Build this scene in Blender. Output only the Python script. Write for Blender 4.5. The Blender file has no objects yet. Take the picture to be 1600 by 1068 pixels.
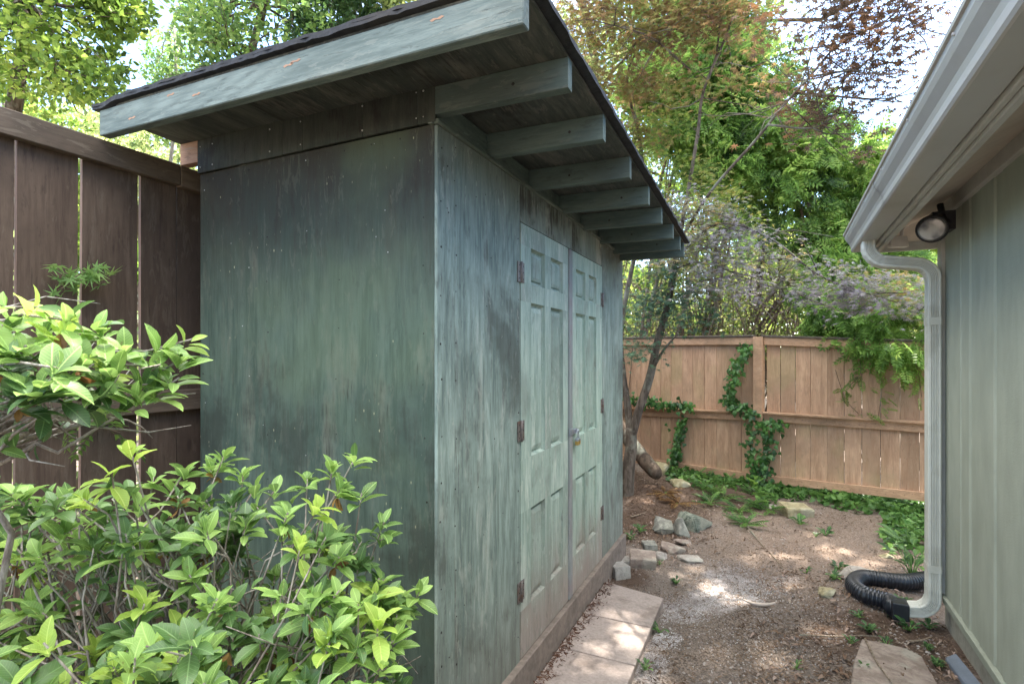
import bpy, math, random
import numpy as np
from mathutils import Vector, Matrix
random.seed(7); rng = np.random.default_rng(11)
R = math.radians
S = bpy.context.scene
COL = S.collection

# ------------------------------------------------------------------ camera
F = 840.0; HZ = 555.0; CAMZ = 1.6; YAW = R(25.2)
FW = np.array([-math.sin(YAW), math.cos(YAW), 0.0]); RT = np.array([math.cos(YAW), math.sin(YAW), 0.0]); UP = np.array([0, 0, 1.0])
cam = bpy.data.cameras.new('camera'); co = bpy.data.objects.new('camera', cam); COL.objects.link(co)
cam.sensor_width = 36; cam.lens = F/1600*36; cam.shift_y = (HZ-534)/1600; cam.clip_start = 0.02; cam.clip_end = 2000
co.location = (0, 0, CAMZ); co.rotation_euler = (R(90), 0, YAW); S.camera = co

# ------------------------------------------------------------------ light
SUN_DIR = Vector((0.20, 0.85, 1.35)).normalized()      # towards the sun
elev = math.asin(SUN_DIR.z); az = math.atan2(SUN_DIR.x, SUN_DIR.y)
sl = bpy.data.lights.new('sun', 'SUN'); sl.energy = 4.4; sl.angle = R(0.5); sl.color = (1.0, 0.93, 0.82)
so = bpy.data.objects.new('sun', sl); COL.objects.link(so); so.location = (5, 8, 20)
so.rotation_euler = (-SUN_DIR).to_track_quat('-Z', 'Y').to_euler()
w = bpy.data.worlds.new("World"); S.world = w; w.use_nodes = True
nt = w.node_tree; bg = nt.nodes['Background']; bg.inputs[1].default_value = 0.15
sky = nt.nodes.new('ShaderNodeTexSky'); sky.sky_type = 'NISHITA'; sky.sun_disc = False
sky.sun_elevation = elev; sky.sun_rotation = az; sky.air_density = 1.0; sky.dust_density = 0.3; sky.ozone_density = 2.0
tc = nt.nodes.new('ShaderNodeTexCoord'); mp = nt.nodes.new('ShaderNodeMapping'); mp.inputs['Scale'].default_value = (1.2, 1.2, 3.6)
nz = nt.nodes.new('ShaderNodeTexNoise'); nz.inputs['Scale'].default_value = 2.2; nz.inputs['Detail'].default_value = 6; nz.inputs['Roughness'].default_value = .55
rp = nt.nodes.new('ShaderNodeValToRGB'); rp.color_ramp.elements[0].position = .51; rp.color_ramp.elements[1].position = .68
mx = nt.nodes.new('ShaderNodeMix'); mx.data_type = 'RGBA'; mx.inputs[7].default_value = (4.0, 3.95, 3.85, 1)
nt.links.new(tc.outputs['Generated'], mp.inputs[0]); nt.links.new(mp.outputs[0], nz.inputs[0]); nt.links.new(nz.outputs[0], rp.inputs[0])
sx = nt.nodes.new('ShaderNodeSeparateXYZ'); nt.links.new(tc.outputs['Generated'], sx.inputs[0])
hi = nt.nodes.new('ShaderNodeMapRange'); hi.interpolation_type = 'SMOOTHSTEP'; hi.inputs[1].default_value = .50; hi.inputs[2].default_value = .72; nt.links.new(sx.outputs[2], hi.inputs[0])   # bright cloud overhead, out of view, added to lift fill light; thin wisps lower down
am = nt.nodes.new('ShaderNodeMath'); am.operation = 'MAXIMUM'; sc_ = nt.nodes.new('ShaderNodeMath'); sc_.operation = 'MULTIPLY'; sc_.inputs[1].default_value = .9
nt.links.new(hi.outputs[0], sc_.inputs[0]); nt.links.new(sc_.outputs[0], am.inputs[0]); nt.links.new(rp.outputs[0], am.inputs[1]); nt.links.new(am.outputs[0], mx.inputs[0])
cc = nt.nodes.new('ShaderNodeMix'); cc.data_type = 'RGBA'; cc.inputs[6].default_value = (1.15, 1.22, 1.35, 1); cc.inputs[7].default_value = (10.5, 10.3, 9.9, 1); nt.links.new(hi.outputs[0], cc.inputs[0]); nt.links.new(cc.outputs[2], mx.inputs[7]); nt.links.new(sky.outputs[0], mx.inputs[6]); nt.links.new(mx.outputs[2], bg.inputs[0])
S.view_settings.view_transform = 'Standard'; S.view_settings.look = 'None'; S.view_settings.exposure = 2.48; S.view_settings.gamma = 1
SHADE = [(4.6, 11.6, 1.7, 9.8, 12, 2900), (5.6, 14.0, 2.8, 13.0, 14, 3200), (4.2, 12.4, .2, 11.4, 13.5, 2700), (4.0, 10.6, -.4, 8.2, 11.6, 2700), (6.4, 9.2, 4.4, 8.6, 12, 3000)]
S.cycles.max_bounces = 7; S.cycles.diffuse_bounces = 4; S.cycles.transparent_max_bounces = 6; S.cycles.transmission_bounces = 4

# ------------------------------------------------------------------ helpers
def P(u, v, t):
    """world point t metres deep (along the view) that stands at photo position u, v"""
    return np.array([0, 0, CAMZ]) + t*(FW + (u-800)/F*RT + (HZ-v)/F*UP)
def G(u, v, z=0.0):
    return P(u, v, (CAMZ-z)/((v-HZ)/F))
def vec(a): return np.array(a, float)
def unit(a):
    a = np.asarray(a, float); return a/np.maximum(np.linalg.norm(a, axis=-1, keepdims=True), 1e-9)

class MB:
    def __init__(s): s.v = []; s.f = []; s.m = []; s.sm = []; s.mi = 0; s.smooth = False
    def add(s, vs, fs):
        b = len(s.v); s.v += [tuple(map(float, p)) for p in vs]
        for f in fs: s.f.append([b+i for i in f]); s.m.append(s.mi); s.sm.append(s.smooth)
    def hexa(s, p):   # 8 corners: bottom 4 ccw, top 4 ccw
        s.add(p, [(3, 2, 1, 0), (4, 5, 6, 7), (0, 1, 5, 4), (1, 2, 6, 5), (2, 3, 7, 6), (3, 0, 4, 7)])
    def box(s, x0, x1, y0, y1, z0, z1):
        s.hexa([(x0, y0, z0), (x1, y0, z0), (x1, y1, z0), (x0, y1, z0), (x0, y0, z1), (x1, y0, z1), (x1, y1, z1), (x0, y1, z1)])
    def obox(s, o, ax, ay, az_):   # o corner + three edge vectors
        o, ax, ay, az_ = map(vec, (o, ax, ay, az_))
        s.hexa([o, o+ax, o+ax+ay, o+ay, o+az_, o+ax+az_, o+ax+ay+az_, o+ay+az_])
    def tube(s, pts, rad, seg=8, cap=True):
        pts = [vec(p) for p in pts]; n = len(pts)
        if np.isscalar(rad): rad = [rad]*n
        rings = []; nprev = None
        for i in range(n):
            d = unit(pts[min(i+1, n-1)]-pts[max(i-1, 0)])
            if nprev is None:
                a = vec([0, 0, 1]) if abs(d[2]) < .9 else vec([1, 0, 0]); nn = unit(np.cross(d, a))
            else:
                nn = nprev-d*np.dot(nprev, d); nn = unit(nn)
            nprev = nn; bb = np.cross(d, nn)
            rings.append([pts[i]+rad[i]*(math.cos(2*math.pi*k/seg)*nn+math.sin(2*math.pi*k/seg)*bb) for k in range(seg)])
        vs = [p for r in rings for p in r]; fs = []
        for i in range(n-1):
            for k in range(seg):
                k2 = (k+1) % seg; fs.append((i*seg+k, i*seg+k2, (i+1)*seg+k2, (i+1)*seg+k))
        if cap: fs.append(tuple(range(seg))[::-1]); fs.append(tuple((n-1)*seg+k for k in range(seg)))
        sm = s.smooth; s.smooth = True; s.add(vs, fs); s.smooth = sm
    def sweep(s, prof, pts, xs, ys, scale=None):
        """profile (list of 2-D points) carried along pts with explicit frame vectors"""
        n = len(pts); k = len(prof); vs = []
        for i in range(n):
            q = 1 if scale is None else scale[i]
            for (a, b) in prof: vs.append(vec(pts[i])+q*(a*vec(xs[i])+b*vec(ys[i])))
        fs = []
        for i in range(n-1):
            for j in range(k):
                j2 = (j+1) % k; fs.append((i*k+j, i*k+j2, (i+1)*k+j2, (i+1)*k+j))
        fs.append(tuple(range(k))[::-1]); fs.append(tuple((n-1)*k+j for j in range(k)))
        s.add(vs, fs)
    def disc(s, c, n, r, h=.002, seg=7):
        c = vec(c); n = unit(n); s.tube([c-n*h, c+n*h], r, seg)
    def build(s, name, mats, parent=None, bevel=0, bseg=1, label=None, **kw):
        if not isinstance(mats, (list, tuple)): mats = [mats]
        me = bpy.data.meshes.new(name); off = vec([0, 0, 0])
        p = parent
        while p is not None: off = off+vec(p.location); p = p.parent
        me.from_pydata([tuple(vec(q)-off) for q in s.v], [], s.f)
        for m in mats: me.materials.append(m)
        me.polygons.foreach_set('material_index', s.m); me.polygons.foreach_set('use_smooth', s.sm); me.update()
        o = bpy.data.objects.new(name, me); COL.objects.link(o); o.parent = parent
        if bevel:
            b = o.modifiers.new('bevel', 'BEVEL'); b.width = bevel; b.segments = bseg; b.limit_method = 'ANGLE'; b.angle_limit = R(40)
        if label: o['label'] = label
        tag(o, **kw); return o
def tag(o, lab=None, cat=None, group=None, kind=None):
    if lab: o['label'] = lab
    if cat: o['category'] = cat
    if group: o['group'] = group
    if kind: o['kind'] = kind
    return o
def thing(name, lab, cat, loc, group=None):
    o = bpy.data.objects.new(name, None); COL.objects.link(o); o.location = tuple(map(float, loc)); o.empty_display_size = .1
    return tag(o, lab, cat, group)

# openings in the canopy through which the sun reaches the yard: (photo u, v, radius)
OPEN = [(968, 978, .085), (985, 1012, .06), (936, 1022, .05), (905, 1040, .055), (950, 1052, .05), (1020, 1045, .12), (1008, 1020, .07), (1025, 878, .07), (1060, 890, .09), (1085, 878, .06), (1012, 858, .06), (1110, 905, .11), (1150, 925, .08),
        (1240, 905, .09), (1225, 862, .08), (1300, 850, .12), (1270, 828, .09), (1180, 870, .06), (1345, 875, .10), (1395, 850, .10), (1300, 985, .06), (1210, 1010, .06), (1125, 1015, .05), (1370, 1030, .07)]
OPEN = [(G(u, v, .03), r) for u, v, r in OPEN]
def sun_open(pos, size):
    s_ = np.array(SUN_DIR); keep = np.ones(len(pos), bool)
    for g, r in OPEN:
        d = pos-g; t = d@s_; q = np.linalg.norm(d-t[:, None]*s_, axis=1); keep &= ~((q < r*(.8+.5*np.sin(pos[:, 0]*9+pos[:, 1]*7))+size*.38) & (pos[:, 2] > 1.7) & (t > 0))
    return keep
# ---- leaves --------------------------------------------------------------
def T_diamond():
    return vec([(0, 0, 0), (.32, .45, .05), (0, 1, -.03), (-.32, .45, .05)]), [(0, 1, 2, 3)]
def T_ovate():
    ys = [0, .18, .42, .68, .88, 1.0]; ws = [0.02, .15, .235, .21, .11, .0]; zs = [0, .03, .04, .01, -.04, -.09]
    v = []; f = []
    for y, w_, z in zip(ys, ws, zs): v += [(-w_, y, z+w_*.35), (0, y, z), (w_, y, z+w_*.35)]
    for i in range(5):
        a = 3*i; f += [(a, a+1, a+4, a+3), (a+1, a+2, a+5, a+4)]
    return vec(v), f
def T_maple(n=7):
    tips = {7: [(-125, .45), (-80, .75), (-38, .93), (0, 1.05), (38, .93), (80, .75), (125, .45)], 5: [(-95, .6), (-45, .85), (0, 1), (45, .85), (95, .6)]}[n]
    v = [(0, 0, 0)]; k = len(tips)
    for i, (a, r) in enumerate(tips):
        a0 = tips[i-1][0] if i else a-40
        am = (a+a0)/2; rv = .26
        v.append((rv*math.sin(R(am)), rv*math.cos(R(am)), .02)); v.append((r*math.sin(R(a)), r*math.cos(R(a)), -.10*r))
    am = tips[-1][0]+20; v.append((.2*math.sin(R(am)), .2*math.cos(R(am)), .02))
    return vec(v), [(0, i+1, i) for i in range(1, len(v)-1)]
def T_ivy():
    o = [(-.12, -.12), (-.42, .0), (-.5, .25), (-.3, .42), (-.18, .62), (0, 1), (.18, .62), (.3, .42), (.5, .25), (.42, 0), (.12, -.12)]
    v = [(0, .25, .04)]+[(a, b, -.06*abs(a)) for a, b in o]
    return vec(v), [(0, i+1, i) for i in range(1, len(v)-1)]+[(0, 1, len(v)-1)]
def T_pinnate(pairs=5, LL=.36):
    v = []; f = []
    def leaflet(b, d, L, w_):
        d = unit(d); s_ = np.cross([0, 0, 1], d); k = len(v)
        v.extend([b, b+d*L*.45+s_*w_+vec([0, 0, .015]), b+d*L+vec([0, 0, -.04]), b+d*L*.45-s_*w_+vec([0, 0, .015])]); f.append((k, k+1, k+2, k+3))
    for i in range(pairs):
        y = .18+.68*i/(pairs-1); L = LL*(1-.35*abs(i/(pairs-1)-.45)); z = -.18*y*y
        for sg in (-1, 1): leaflet(vec([0, y, z]), vec([sg*.85, .5, -.12]), L, L*.21)
    leaflet(vec([0, .86, -.14]), vec([0, 1, -.2]), .3, .065)
    k = len(v); v.extend([vec([-.008, 0, 0]), vec([.008, 0, 0]), vec([.006, .88, -.14]), vec([-.006, .88, -.14])]); f.append((k, k+1, k+2, k+3))
    return vec(v), f
def leaves(name, tmpl, pos, D, N, size, mat, parent=None, smooth=False, **kw):
    tv, tf = tmpl; k = len(tv)
    pos = np.asarray(pos, float); size = np.asarray(size, float).reshape(-1, 1)*np.ones((len(pos), 1)); kp = sun_open(pos+unit(D)*size*.4, size[:, 0])
    pos = pos[kp]; size = size[kp]; D = np.asarray(D)[kp]; N = np.asarray(N)[kp]; n = len(pos)
    D = unit(D); N = N-D*np.sum(N*D, 1, keepdims=True); N = unit(N); X = np.cross(D, N)
    off = vec([0, 0, 0]); p = parent
    while p is not None: off = off+vec(p.location); p = p.parent
    V = (pos-off)[:, None, :]+size[:, :, None]*(tv[None, :, 0:1]*X[:, None]+tv[None, :, 1:2]*D[:, None]+tv[None, :, 2:3]*N[:, None])
    cnt = np.array([len(q) for q in tf]); flat = np.concatenate([np.array(q) for q in tf])
    loops = (flat[None, :]+(np.arange(n)*k)[:, None]).ravel(); tot = np.tile(cnt, n); st = np.concatenate([[0], np.cumsum(tot)[:-1]])
    me = bpy.data.meshes.new(name); me.vertices.add(n*k); me.vertices.foreach_set('co', V.reshape(-1).astype(np.float32))
    me.loops.add(len(loops)); me.loops.foreach_set('vertex_index', loops.astype(np.int32))
    me.polygons.add(len(tot)); me.polygons.foreach_set('loop_start', st.astype(np.int32)); me.polygons.foreach_set('loop_total', tot.astype(np.int32))
    me.polygons.foreach_set('use_smooth', np.full(len(tot), smooth)); me.update(calc_edges=True); me.materials.append(mat)
    if smooth:
        at = me.attributes.new('leafco', 'FLOAT_VECTOR', 'POINT'); at.data.foreach_set('vector', np.tile(tv, (n, 1)).ravel().astype(np.float32))
    o = bpy.data.objects.new(name, me); COL.objects.link(o); o.parent = parent
    return tag(o, **kw)
def rand_dirs(n, up=0.0, flat=1.0):
    d = rng.normal(size=(n, 3)); d[:, 2] = d[:, 2]*flat+up; return unit(d)

# ------------------------------------------------------------------ materials
class NT:
    def __init__(s, name):
        s.m = bpy.data.materials.new(name); s.m.use_nodes = True; s.t = s.m.node_tree; s.b = s.t.nodes['Principled BSDF']; s.out = s.t.nodes['Material Output']
    def n(s, typ, **kw):
        x = s.t.nodes.new('ShaderNode'+typ)
        for k, v in kw.items(): setattr(x, k, v)
        return x
    def l(s, a, b): s.t.links.new(a, b)
    def put(s, sock, v):
        if isinstance(v, bpy.types.NodeSocket): s.l(v, sock)
        elif isinstance(v, (tuple, list)) and len(v) == 3 and sock.type == 'RGBA': sock.default_value = (*v, 1)
        else: sock.default_value = v
    def math(s, op, a, b=0.0, c=0.0, clamp=False):
        x = s.n('Math', operation=op); x.use_clamp = clamp
        for i, q in enumerate((a, b, c)):
            if i < len(x.inputs): s.put(x.inputs[i], q)
        return x.outputs[0]
    def vmath(s, op, a, b):
        x = s.n('VectorMath', operation=op); s.put(x.inputs[0], a); s.put(x.inputs[1], b); return x.outputs[0]
    def mix(s, f, a, b, mode='MIX'):
        x = s.n('Mix', data_type='RGBA', blend_type=mode); s.put(x.inputs[0], f); s.put(x.inputs[6], a); s.put(x.inputs[7], b); return x.outputs[2]
    def noise(s, co_, scale, detail=4, rough=.6, dist=0.0):
        x = s.n('TexNoise'); s.put(x.inputs['Vector'], co_); x.inputs['Scale'].default_value = scale; x.inputs['Detail'].default_value = detail
        x.inputs['Roughness'].default_value = rough; x.inputs['Distortion'].default_value = dist; return x.outputs[0]
    def ramp(s, f, a, b, lo=0.0, hi=1.0):
        x = s.n('MapRange'); x.interpolation_type = 'SMOOTHSTEP'; s.put(x.inputs[0], f); x.inputs[1].default_value = a; x.inputs[2].default_value = b
        x.inputs[3].default_value = lo; x.inputs[4].default_value = hi; return x.outputs[0]
    def objco(s): return s.n('TexCoord').outputs['Object']
    def isl(s): return s.n('NewGeometry').outputs['Random Per Island']
    def scale(s, co_, sc):
        x = s.n('Mapping'); s.put(x.inputs[0], co_); x.inputs['Scale'].default_value = sc; return x.outputs[0]
    def sep(s, co_): x = s.n('SeparateXYZ'); s.put(x.inputs[0], co_); return x.outputs
    def bump(s, h, strength=.4, dist=.004):
        x = s.n('Bump'); s.put(x.inputs['Height'], h); x.inputs['Strength'].default_value = strength; x.inputs['Distance'].default_value = dist
        s.l(x.outputs[0], s.b.inputs['Normal'])
    def base(s, c, rough=.7, spec=.35):
        s.put(s.b.inputs['Base Color'], c); s.put(s.b.inputs['Roughness'], rough); s.b.inputs['Specular IOR Level'].default_value = spec

def wood(name, dark, mid, light, axis='Z', stain=(.03, .03, .025), stain_amt=.5, wear=(.3, .3, .28), wear_amt=.3, rough=.75, speck=0.0, ring=.35, moss=None, moss_amt=0, topstain=None, off=0.0, bumps=.5, fine=1.0, basestain=None, chip=.3, tone=.07):
    m = NT(name); oc = m.objco(); i = m.isl()
    io = m.math('MULTIPLY_ADD', i, 9.0, off)
    cb = m.n('CombineXYZ'); m.l(io, cb.inputs[0]); m.l(io, cb.inputs[1]); m.l(io, cb.inputs[2])
    oc2 = m.vmath('ADD', oc, cb.outputs[0])
    a = {'X': 0, 'Y': 1, 'Z': 2}[axis]
    def st(k): q = [1, 1, 1]; q[a] = k; return tuple(q)
    g1 = m.noise(m.scale(oc2, st(.07)), 85*fine, 6, .72)            # hair-fine grain
    g2 = m.noise(m.scale(oc2, st(.13)), 15*fine, 6, .68, .4)              # broad streaks
    lf = m.noise(m.scale(oc2, st(.22)), 2.4, 2, .4, .3)               # cathedral figure
    rg = m.math('SINE', m.math('MULTIPLY', lf, 150.0)); rg = m.math('MULTIPLY_ADD', rg, .5, .5); rg = m.math('POWER', rg, 1.6)
    bl = m.noise(oc2, 1.7, 6, .62, .3)                              # blotches
    bl2 = m.noise(m.scale(oc2, st(.35)), 5.0, 5, .6, .5)
    f = m.math('ADD', m.math('MULTIPLY', g1, .45), m.math('MULTIPLY', g2, .55))
    c = m.mix(m.ramp(f, .36, .64), dark, light); c = m.mix(.35, c, mid)
    c = m.mix(m.math('MULTIPLY', rg, ring), c, m.mix(.6, c, dark))
    c = m.mix(m.math('MULTIPLY', m.ramp(m.math('ADD', m.math('MULTIPLY', bl2, .55), m.math('MULTIPLY', g2, .45)), .52, .68), wear_amt), c, wear)
    sf = m.math('ADD', m.math('MULTIPLY', bl, .52), m.math('ADD', m.math('MULTIPLY', g2, .24), m.math('MULTIPLY', g1, .24)))
    c = m.mix(m.math('MULTIPLY', m.ramp(sf, .50, .58), stain_amt), c, stain)
    cr = m.ramp(m.math('ADD', m.math('MULTIPLY', g1, .8), m.math('MULTIPLY', bl2, .2)), .585, .66)   # fine checks
    c = m.mix(m.math('MULTIPLY', cr, .55), c, stain)
    z = m.sep(oc)[2]
    if topstain:      # mildew hanging from a height: (z0, z1, colour, amount)
        z0, z1, tcol, ta = topstain
        zz = m.math('ADD', z, m.math('MULTIPLY_ADD', g2, .9, -.45))
        c = m.mix(m.math('MULTIPLY', m.ramp(zz, z0, z1), ta), c, tcol)
    if basestain:
        z0, z1, tcol, ta = basestain
        zz = m.math('ADD', z, m.math('MULTIPLY_ADD', bl2, .7, -.35))
        c = m.mix(m.math('MULTIPLY', m.ramp(zz, z1, z0), ta), c, tcol)
    if moss:
        mf = m.ramp(m.noise(oc2, 1.1, 4, .6, .2), .5, .66); c = m.mix(m.math('MULTIPLY', mf, moss_amt), c, moss)
    if speck:
        v = m.n('TexVoronoi'); m.put(v.inputs['Vector'], m.scale(oc2, st(.4))); v.inputs['Scale'].default_value = 38
        d = m.ramp(v.outputs['Distance'], .11, .05); k = m.ramp(m.noise(oc2, 2.6, 3, .6), .5, .62)
        c = m.mix(m.math('MULTIPLY', m.math('MULTIPLY', d, k), speck), c, (.5, .48, .3))
    ch = m.math('ADD', m.math('MULTIPLY', m.noise(m.scale(oc2, st(.22)), 42, 5, .7, .6), .7), m.math('MULTIPLY', bl2, .3))
    c = m.mix(m.math('MULTIPLY', m.ramp(ch, .565, .585), chip), c, wear); c = m.mix(m.math('MULTIPLY', m.ramp(ch, .425, .405), chip), c, stain)
    # knots
    v = m.n('TexVoronoi'); m.put(v.inputs['Vector'], m.scale(oc2, st(.45))); v.inputs['Scale'].default_value = 2.6
    kn = m.ramp(m.math('ADD', v.outputs['Distance'], m.math('MULTIPLY', g1, .03)), .065, .03); c = m.mix(m.math('MULTIPLY', kn, .55), c, stain)
    tv = m.n('MapRange'); m.l(m.math('FRACT', m.math('MULTIPLY', i, 37.7)), tv.inputs[0]); tv.inputs[3].default_value = 1-tone; tv.inputs[4].default_value = 1+tone
    c = m.mix(1.0, c, m.vmath('MULTIPLY', (1, 1, 1), tv.outputs[0]), 'MULTIPLY')
    m.base(c, m.math('MULTIPLY_ADD', g1, .25, rough-.1), .3)
    h = m.math('ADD', m.math('MULTIPLY', g1, .7), m.math('ADD', m.math('MULTIPLY', rg, ring*.4), m.math('MULTIPLY', cr, -.8))); m.bump(h, bumps, .003)
    return m.m

def leafmat(name, cols, trans=.45, rough=.45, var=1.0, edge=None, spec=.35, clump=1.2, veins=False):
    """cols: list of leaf colours picked per leaf; a clump noise shifts them"""
    m = NT(name); i = m.isl(); oc = m.objco()
    r = m.n('ValToRGB'); el = r.color_ramp.elements; n = len(cols)
    el[0].position = 0; el[0].color = (*cols[0], 1); el[1].position = 1; el[1].color = (*cols[-1], 1)
    for k in range(1, n-1): e = el.new(k/(n-1)); e.color = (*cols[k], 1)
    cn = m.noise(oc, clump, 3, .6)
    f = m.math('ADD', m.math('MULTIPLY', i, .55*var), m.math('MULTIPLY_ADD', m.ramp(cn, .33, .67), .62, -.08), clamp=True); m.l(f, r.inputs[0])
    c = r.outputs[0]
    c = m.mix(m.math('MULTIPLY', m.noise(oc, 60, 3, .6), .35), c, (cols[0][0]*.5, cols[0][1]*.5, cols[0][2]*.5))
    if veins:
        a = m.n('Attribute'); a.attribute_name = 'leafco'; s3 = m.sep(a.outputs['Vector']); ax = m.math('ABSOLUTE', s3[0])
        rib = m.ramp(ax, .022, .008); sv = m.math('SINE', m.math('MULTIPLY', m.math('SUBTRACT', s3[1], m.math('MULTIPLY', ax, .9)), 62.0)); sv = m.math('MULTIPLY', m.ramp(sv, .86, 1.0), .45)
        vf = m.math('MAXIMUM', rib, sv); c = m.mix(m.math('MULTIPLY', vf, .5), c, tuple(min(.8, q*1.35+.04) for q in cols[-1]))
        sp = m.ramp(m.noise(oc, 110, 2, .5), .66, .72); c = m.mix(m.math('MULTIPLY', sp, .5), c, (.16, .11, .04)); m.bump(m.math('MULTIPLY', vf, -1.0), .35, .002)
    m.base(c, rough, spec)
    tr = m.n('BsdfTranslucent'); hs = m.n('HueSaturation'); m.l(c, hs.inputs['Color']); hs.inputs['Saturation'].default_value = 1.0; hs.inputs['Value'].default_value = 1.5; hs.inputs['Hue'].default_value = .49
    m.l(hs.outputs[0], tr.inputs[0]); ms = m.n('MixShader'); ms.inputs[0].default_value = trans
    m.l(m.b.outputs[0], ms.inputs[1]); m.l(tr.outputs[0], ms.inputs[2]); m.l(ms.outputs[0], m.out.inputs[0])
    return m.m

def plain(name, col, rough=.6, var=.15, scale=12, metal=0, bump=.2, dirt=None, dirt_amt=.4, spec=.4, dscale=3, bdist=.003):
    m = NT(name); oc = m.objco(); n1 = m.noise(oc, scale, 5, .6); n2 = m.noise(oc, dscale, 5, .65)
    c = m.mix(m.ramp(n1, .3, .7), tuple(q*(1-var) for q in col), tuple(min(1, q*(1+var)) for q in col))
    if dirt: c = m.mix(m.math('MULTIPLY', m.ramp(n2, .48, .7), dirt_amt), c, dirt)
    m.base(c, m.math('MULTIPLY_ADD', n2, .3, rough-.15), spec); m.b.inputs['Metallic'].default_value = metal; m.bump(n1, bump, bdist); return m.m

def bark(name, a, b, scale=20):
    m = NT(name); oc = m.objco(); n1 = m.noise(m.scale(oc, (1, 1, .25)), scale, 6, .65, .6); n2 = m.noise(oc, 4, 4, .6)
    c = m.mix(m.ramp(n1, .35, .65), a, b); c = m.mix(m.math('MULTIPLY', m.ramp(n2, .5, .65), .5), c, (.25, .27, .22))
    m.base(c, .9, .2); m.bump(n1, .7, .008); return m.m
# ================================================================== THE SETTING
# ground: one sheet, fine near the yard, wide towards the horizon
def gz(x, y):
    return (.012*np.sin(x*3.1+y*1.7)+.010*np.sin(x*6.3-y*5.1+1.3)+.006*np.sin(x*13+y*9.7)+.004*np.sin(x*23.7-y*19.3)
            + .10*np.exp(-(((x+1.3)/.8)**2+((y-6.4)/.9)**2)) + .05*np.clip((y-6)/2, 0, 1)) * np.clip(1.4-np.hypot(x, y-4)/18, .0, 1) - .004
def axis(lo, hi, step, far):
    a = list(np.arange(lo, hi+1e-6, step)); s_ = step; x = hi; up = []
    while x < far: s_ *= 1.5; x += s_; up.append(x)
    s_ = step; x = lo; dn = []
    while x > -far: s_ *= 1.5; x -= s_; dn.append(x)
    return np.array(dn[::-1]+a+up)
xs = axis(-3.2, 3.2, .05, 400); ys = axis(-1, 9.5, .05, 400)
XX, YY = np.meshgrid(xs, ys); ZZ = gz(XX, YY)
gb = np.stack([XX, YY, ZZ], -1).reshape(-1, 3); nx = len(xs); ny = len(ys)
ii = (np.arange(ny-1)[:, None]*nx+np.arange(nx-1)[None, :]).ravel()
gf = np.stack([ii, ii+1, ii+nx+1, ii+nx], 1)
me = bpy.data.meshes.new('ground'); me.vertices.add(len(gb)); me.vertices.foreach_set('co', gb.ravel().astype(np.float32))
me.loops.add(gf.size); me.loops.foreach_set('vertex_index', gf.ravel().astype(np.int32)); me.polygons.add(len(gf))
me.polygons.foreach_set('loop_start', np.arange(0, gf.size, 4, dtype=np.int32)); me.polygons.foreach_set('loop_total', np.full(len(gf), 4, np.int32))
me.polygons.foreach_set('use_smooth', np.ones(len(gf), bool)); me.update(calc_edges=True)
def blob(pts):      # (u, v, radius, weight)
    o = np.zeros_like(XX)
    for u, v, r, wt in pts:
        g = G(u, v); o = np.maximum(o, wt*np.exp(-(((XX-g[0])/r)**2+((YY-g[1])/(r*1.1))**2)))
    return o.ravel()
sand = blob([(1060, 950, .22, 1), (1110, 935, .25, 1), (1140, 905, .3, .9), (1165, 930, .2, .8), (1010, 1040, .14, 1.1), (1030, 1010, .1, .8), (1085, 880, .25, .6), (1230, 905, .15, .8), (1190, 880, .3, .35), (1000, 1068, .2, .8)])
clay = blob([(1250, 850, .75, 1), (1180, 815, .6, .8), (1350, 870, .5, 1), (1400, 830, .5, .7), (1230, 810, .5, .8)])
mulch = blob([(1010, 770, .7, 1), (1090, 760, .6, .9), (1000, 820, .5, 1), (1400, 1000, .5, .8), (980, 900, .25, .8), (1120, 780, .6, 1), (1040, 800, .5, 1), (1330, 1000, .4, .6)])
at = me.color_attributes.new('zones', 'FLOAT_COLOR', 'POINT')
at.data.foreach_set('color', np.stack([sand, clay, mulch, np.ones_like(sand)], 1).astype(np.float32).ravel())
def ground_mat():
    m = NT('soil'); oc = m.objco(); a = m.n('VertexColor'); a.layer_name = 'zones'; sp = m.n('SeparateColor'); m.l(a.outputs[0], sp.inputs[0])
    n1 = m.noise(oc, 90, 6, .7); n2 = m.noise(oc, 9, 6, .65, .3); n3 = m.noise(oc, 260, 3, .7); n4 = m.noise(oc, 2.5, 5, .6)
    c = m.mix(m.ramp(n1, .4, .6), (.085, .064, .05), (.28, .222, .182)); c = m.mix(m.ramp(n4, .35, .7, 0, .6), c, (.20, .172, .155))
    f = m.math('MULTIPLY', sp.outputs[1], m.ramp(n2, .2, .5)); c = m.mix(m.math('MULTIPLY', f, .65), c, m.mix(m.ramp(n1, .3, .7), (.19, .13, .095), (.42, .31, .24)))
    f = m.ramp(m.math('ADD', sp.outputs[2], m.math('MULTIPLY', n2, .6)), .6, .95); c = m.mix(m.math('MULTIPLY', f, .85), c, m.mix(n1, (.05, .033, .024), (.15, .095, .068)))
    f = m.ramp(m.math('ADD', m.math('MULTIPLY', sp.outputs[0], .75), m.math('MULTIPLY', m.math('ADD', n2, n1), .5)), .86, 1.14)
    c = m.mix(m.math('MULTIPLY', m.math('MULTIPLY', f, m.ramp(m.math('ADD', n3, m.math('MULTIPLY', n2, .9)), .85, 1.05)), .75), c, m.mix(m.ramp(n3, .35, .65), (.28, .25, .25), (.62, .58, .57)))
    c = m.mix(m.math('MULTIPLY', m.ramp(n3, .62, .7), .5), c, (.35, .31, .28)); m.base(c, .95, .15)
    m.bump(m.math('ADD', m.math('MULTIPLY', n1, .8), m.math('ADD', m.math('MULTIPLY', n2, 1.2), m.math('MULTIPLY', n3, .35))), 1.0, .015); return m.m
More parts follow.
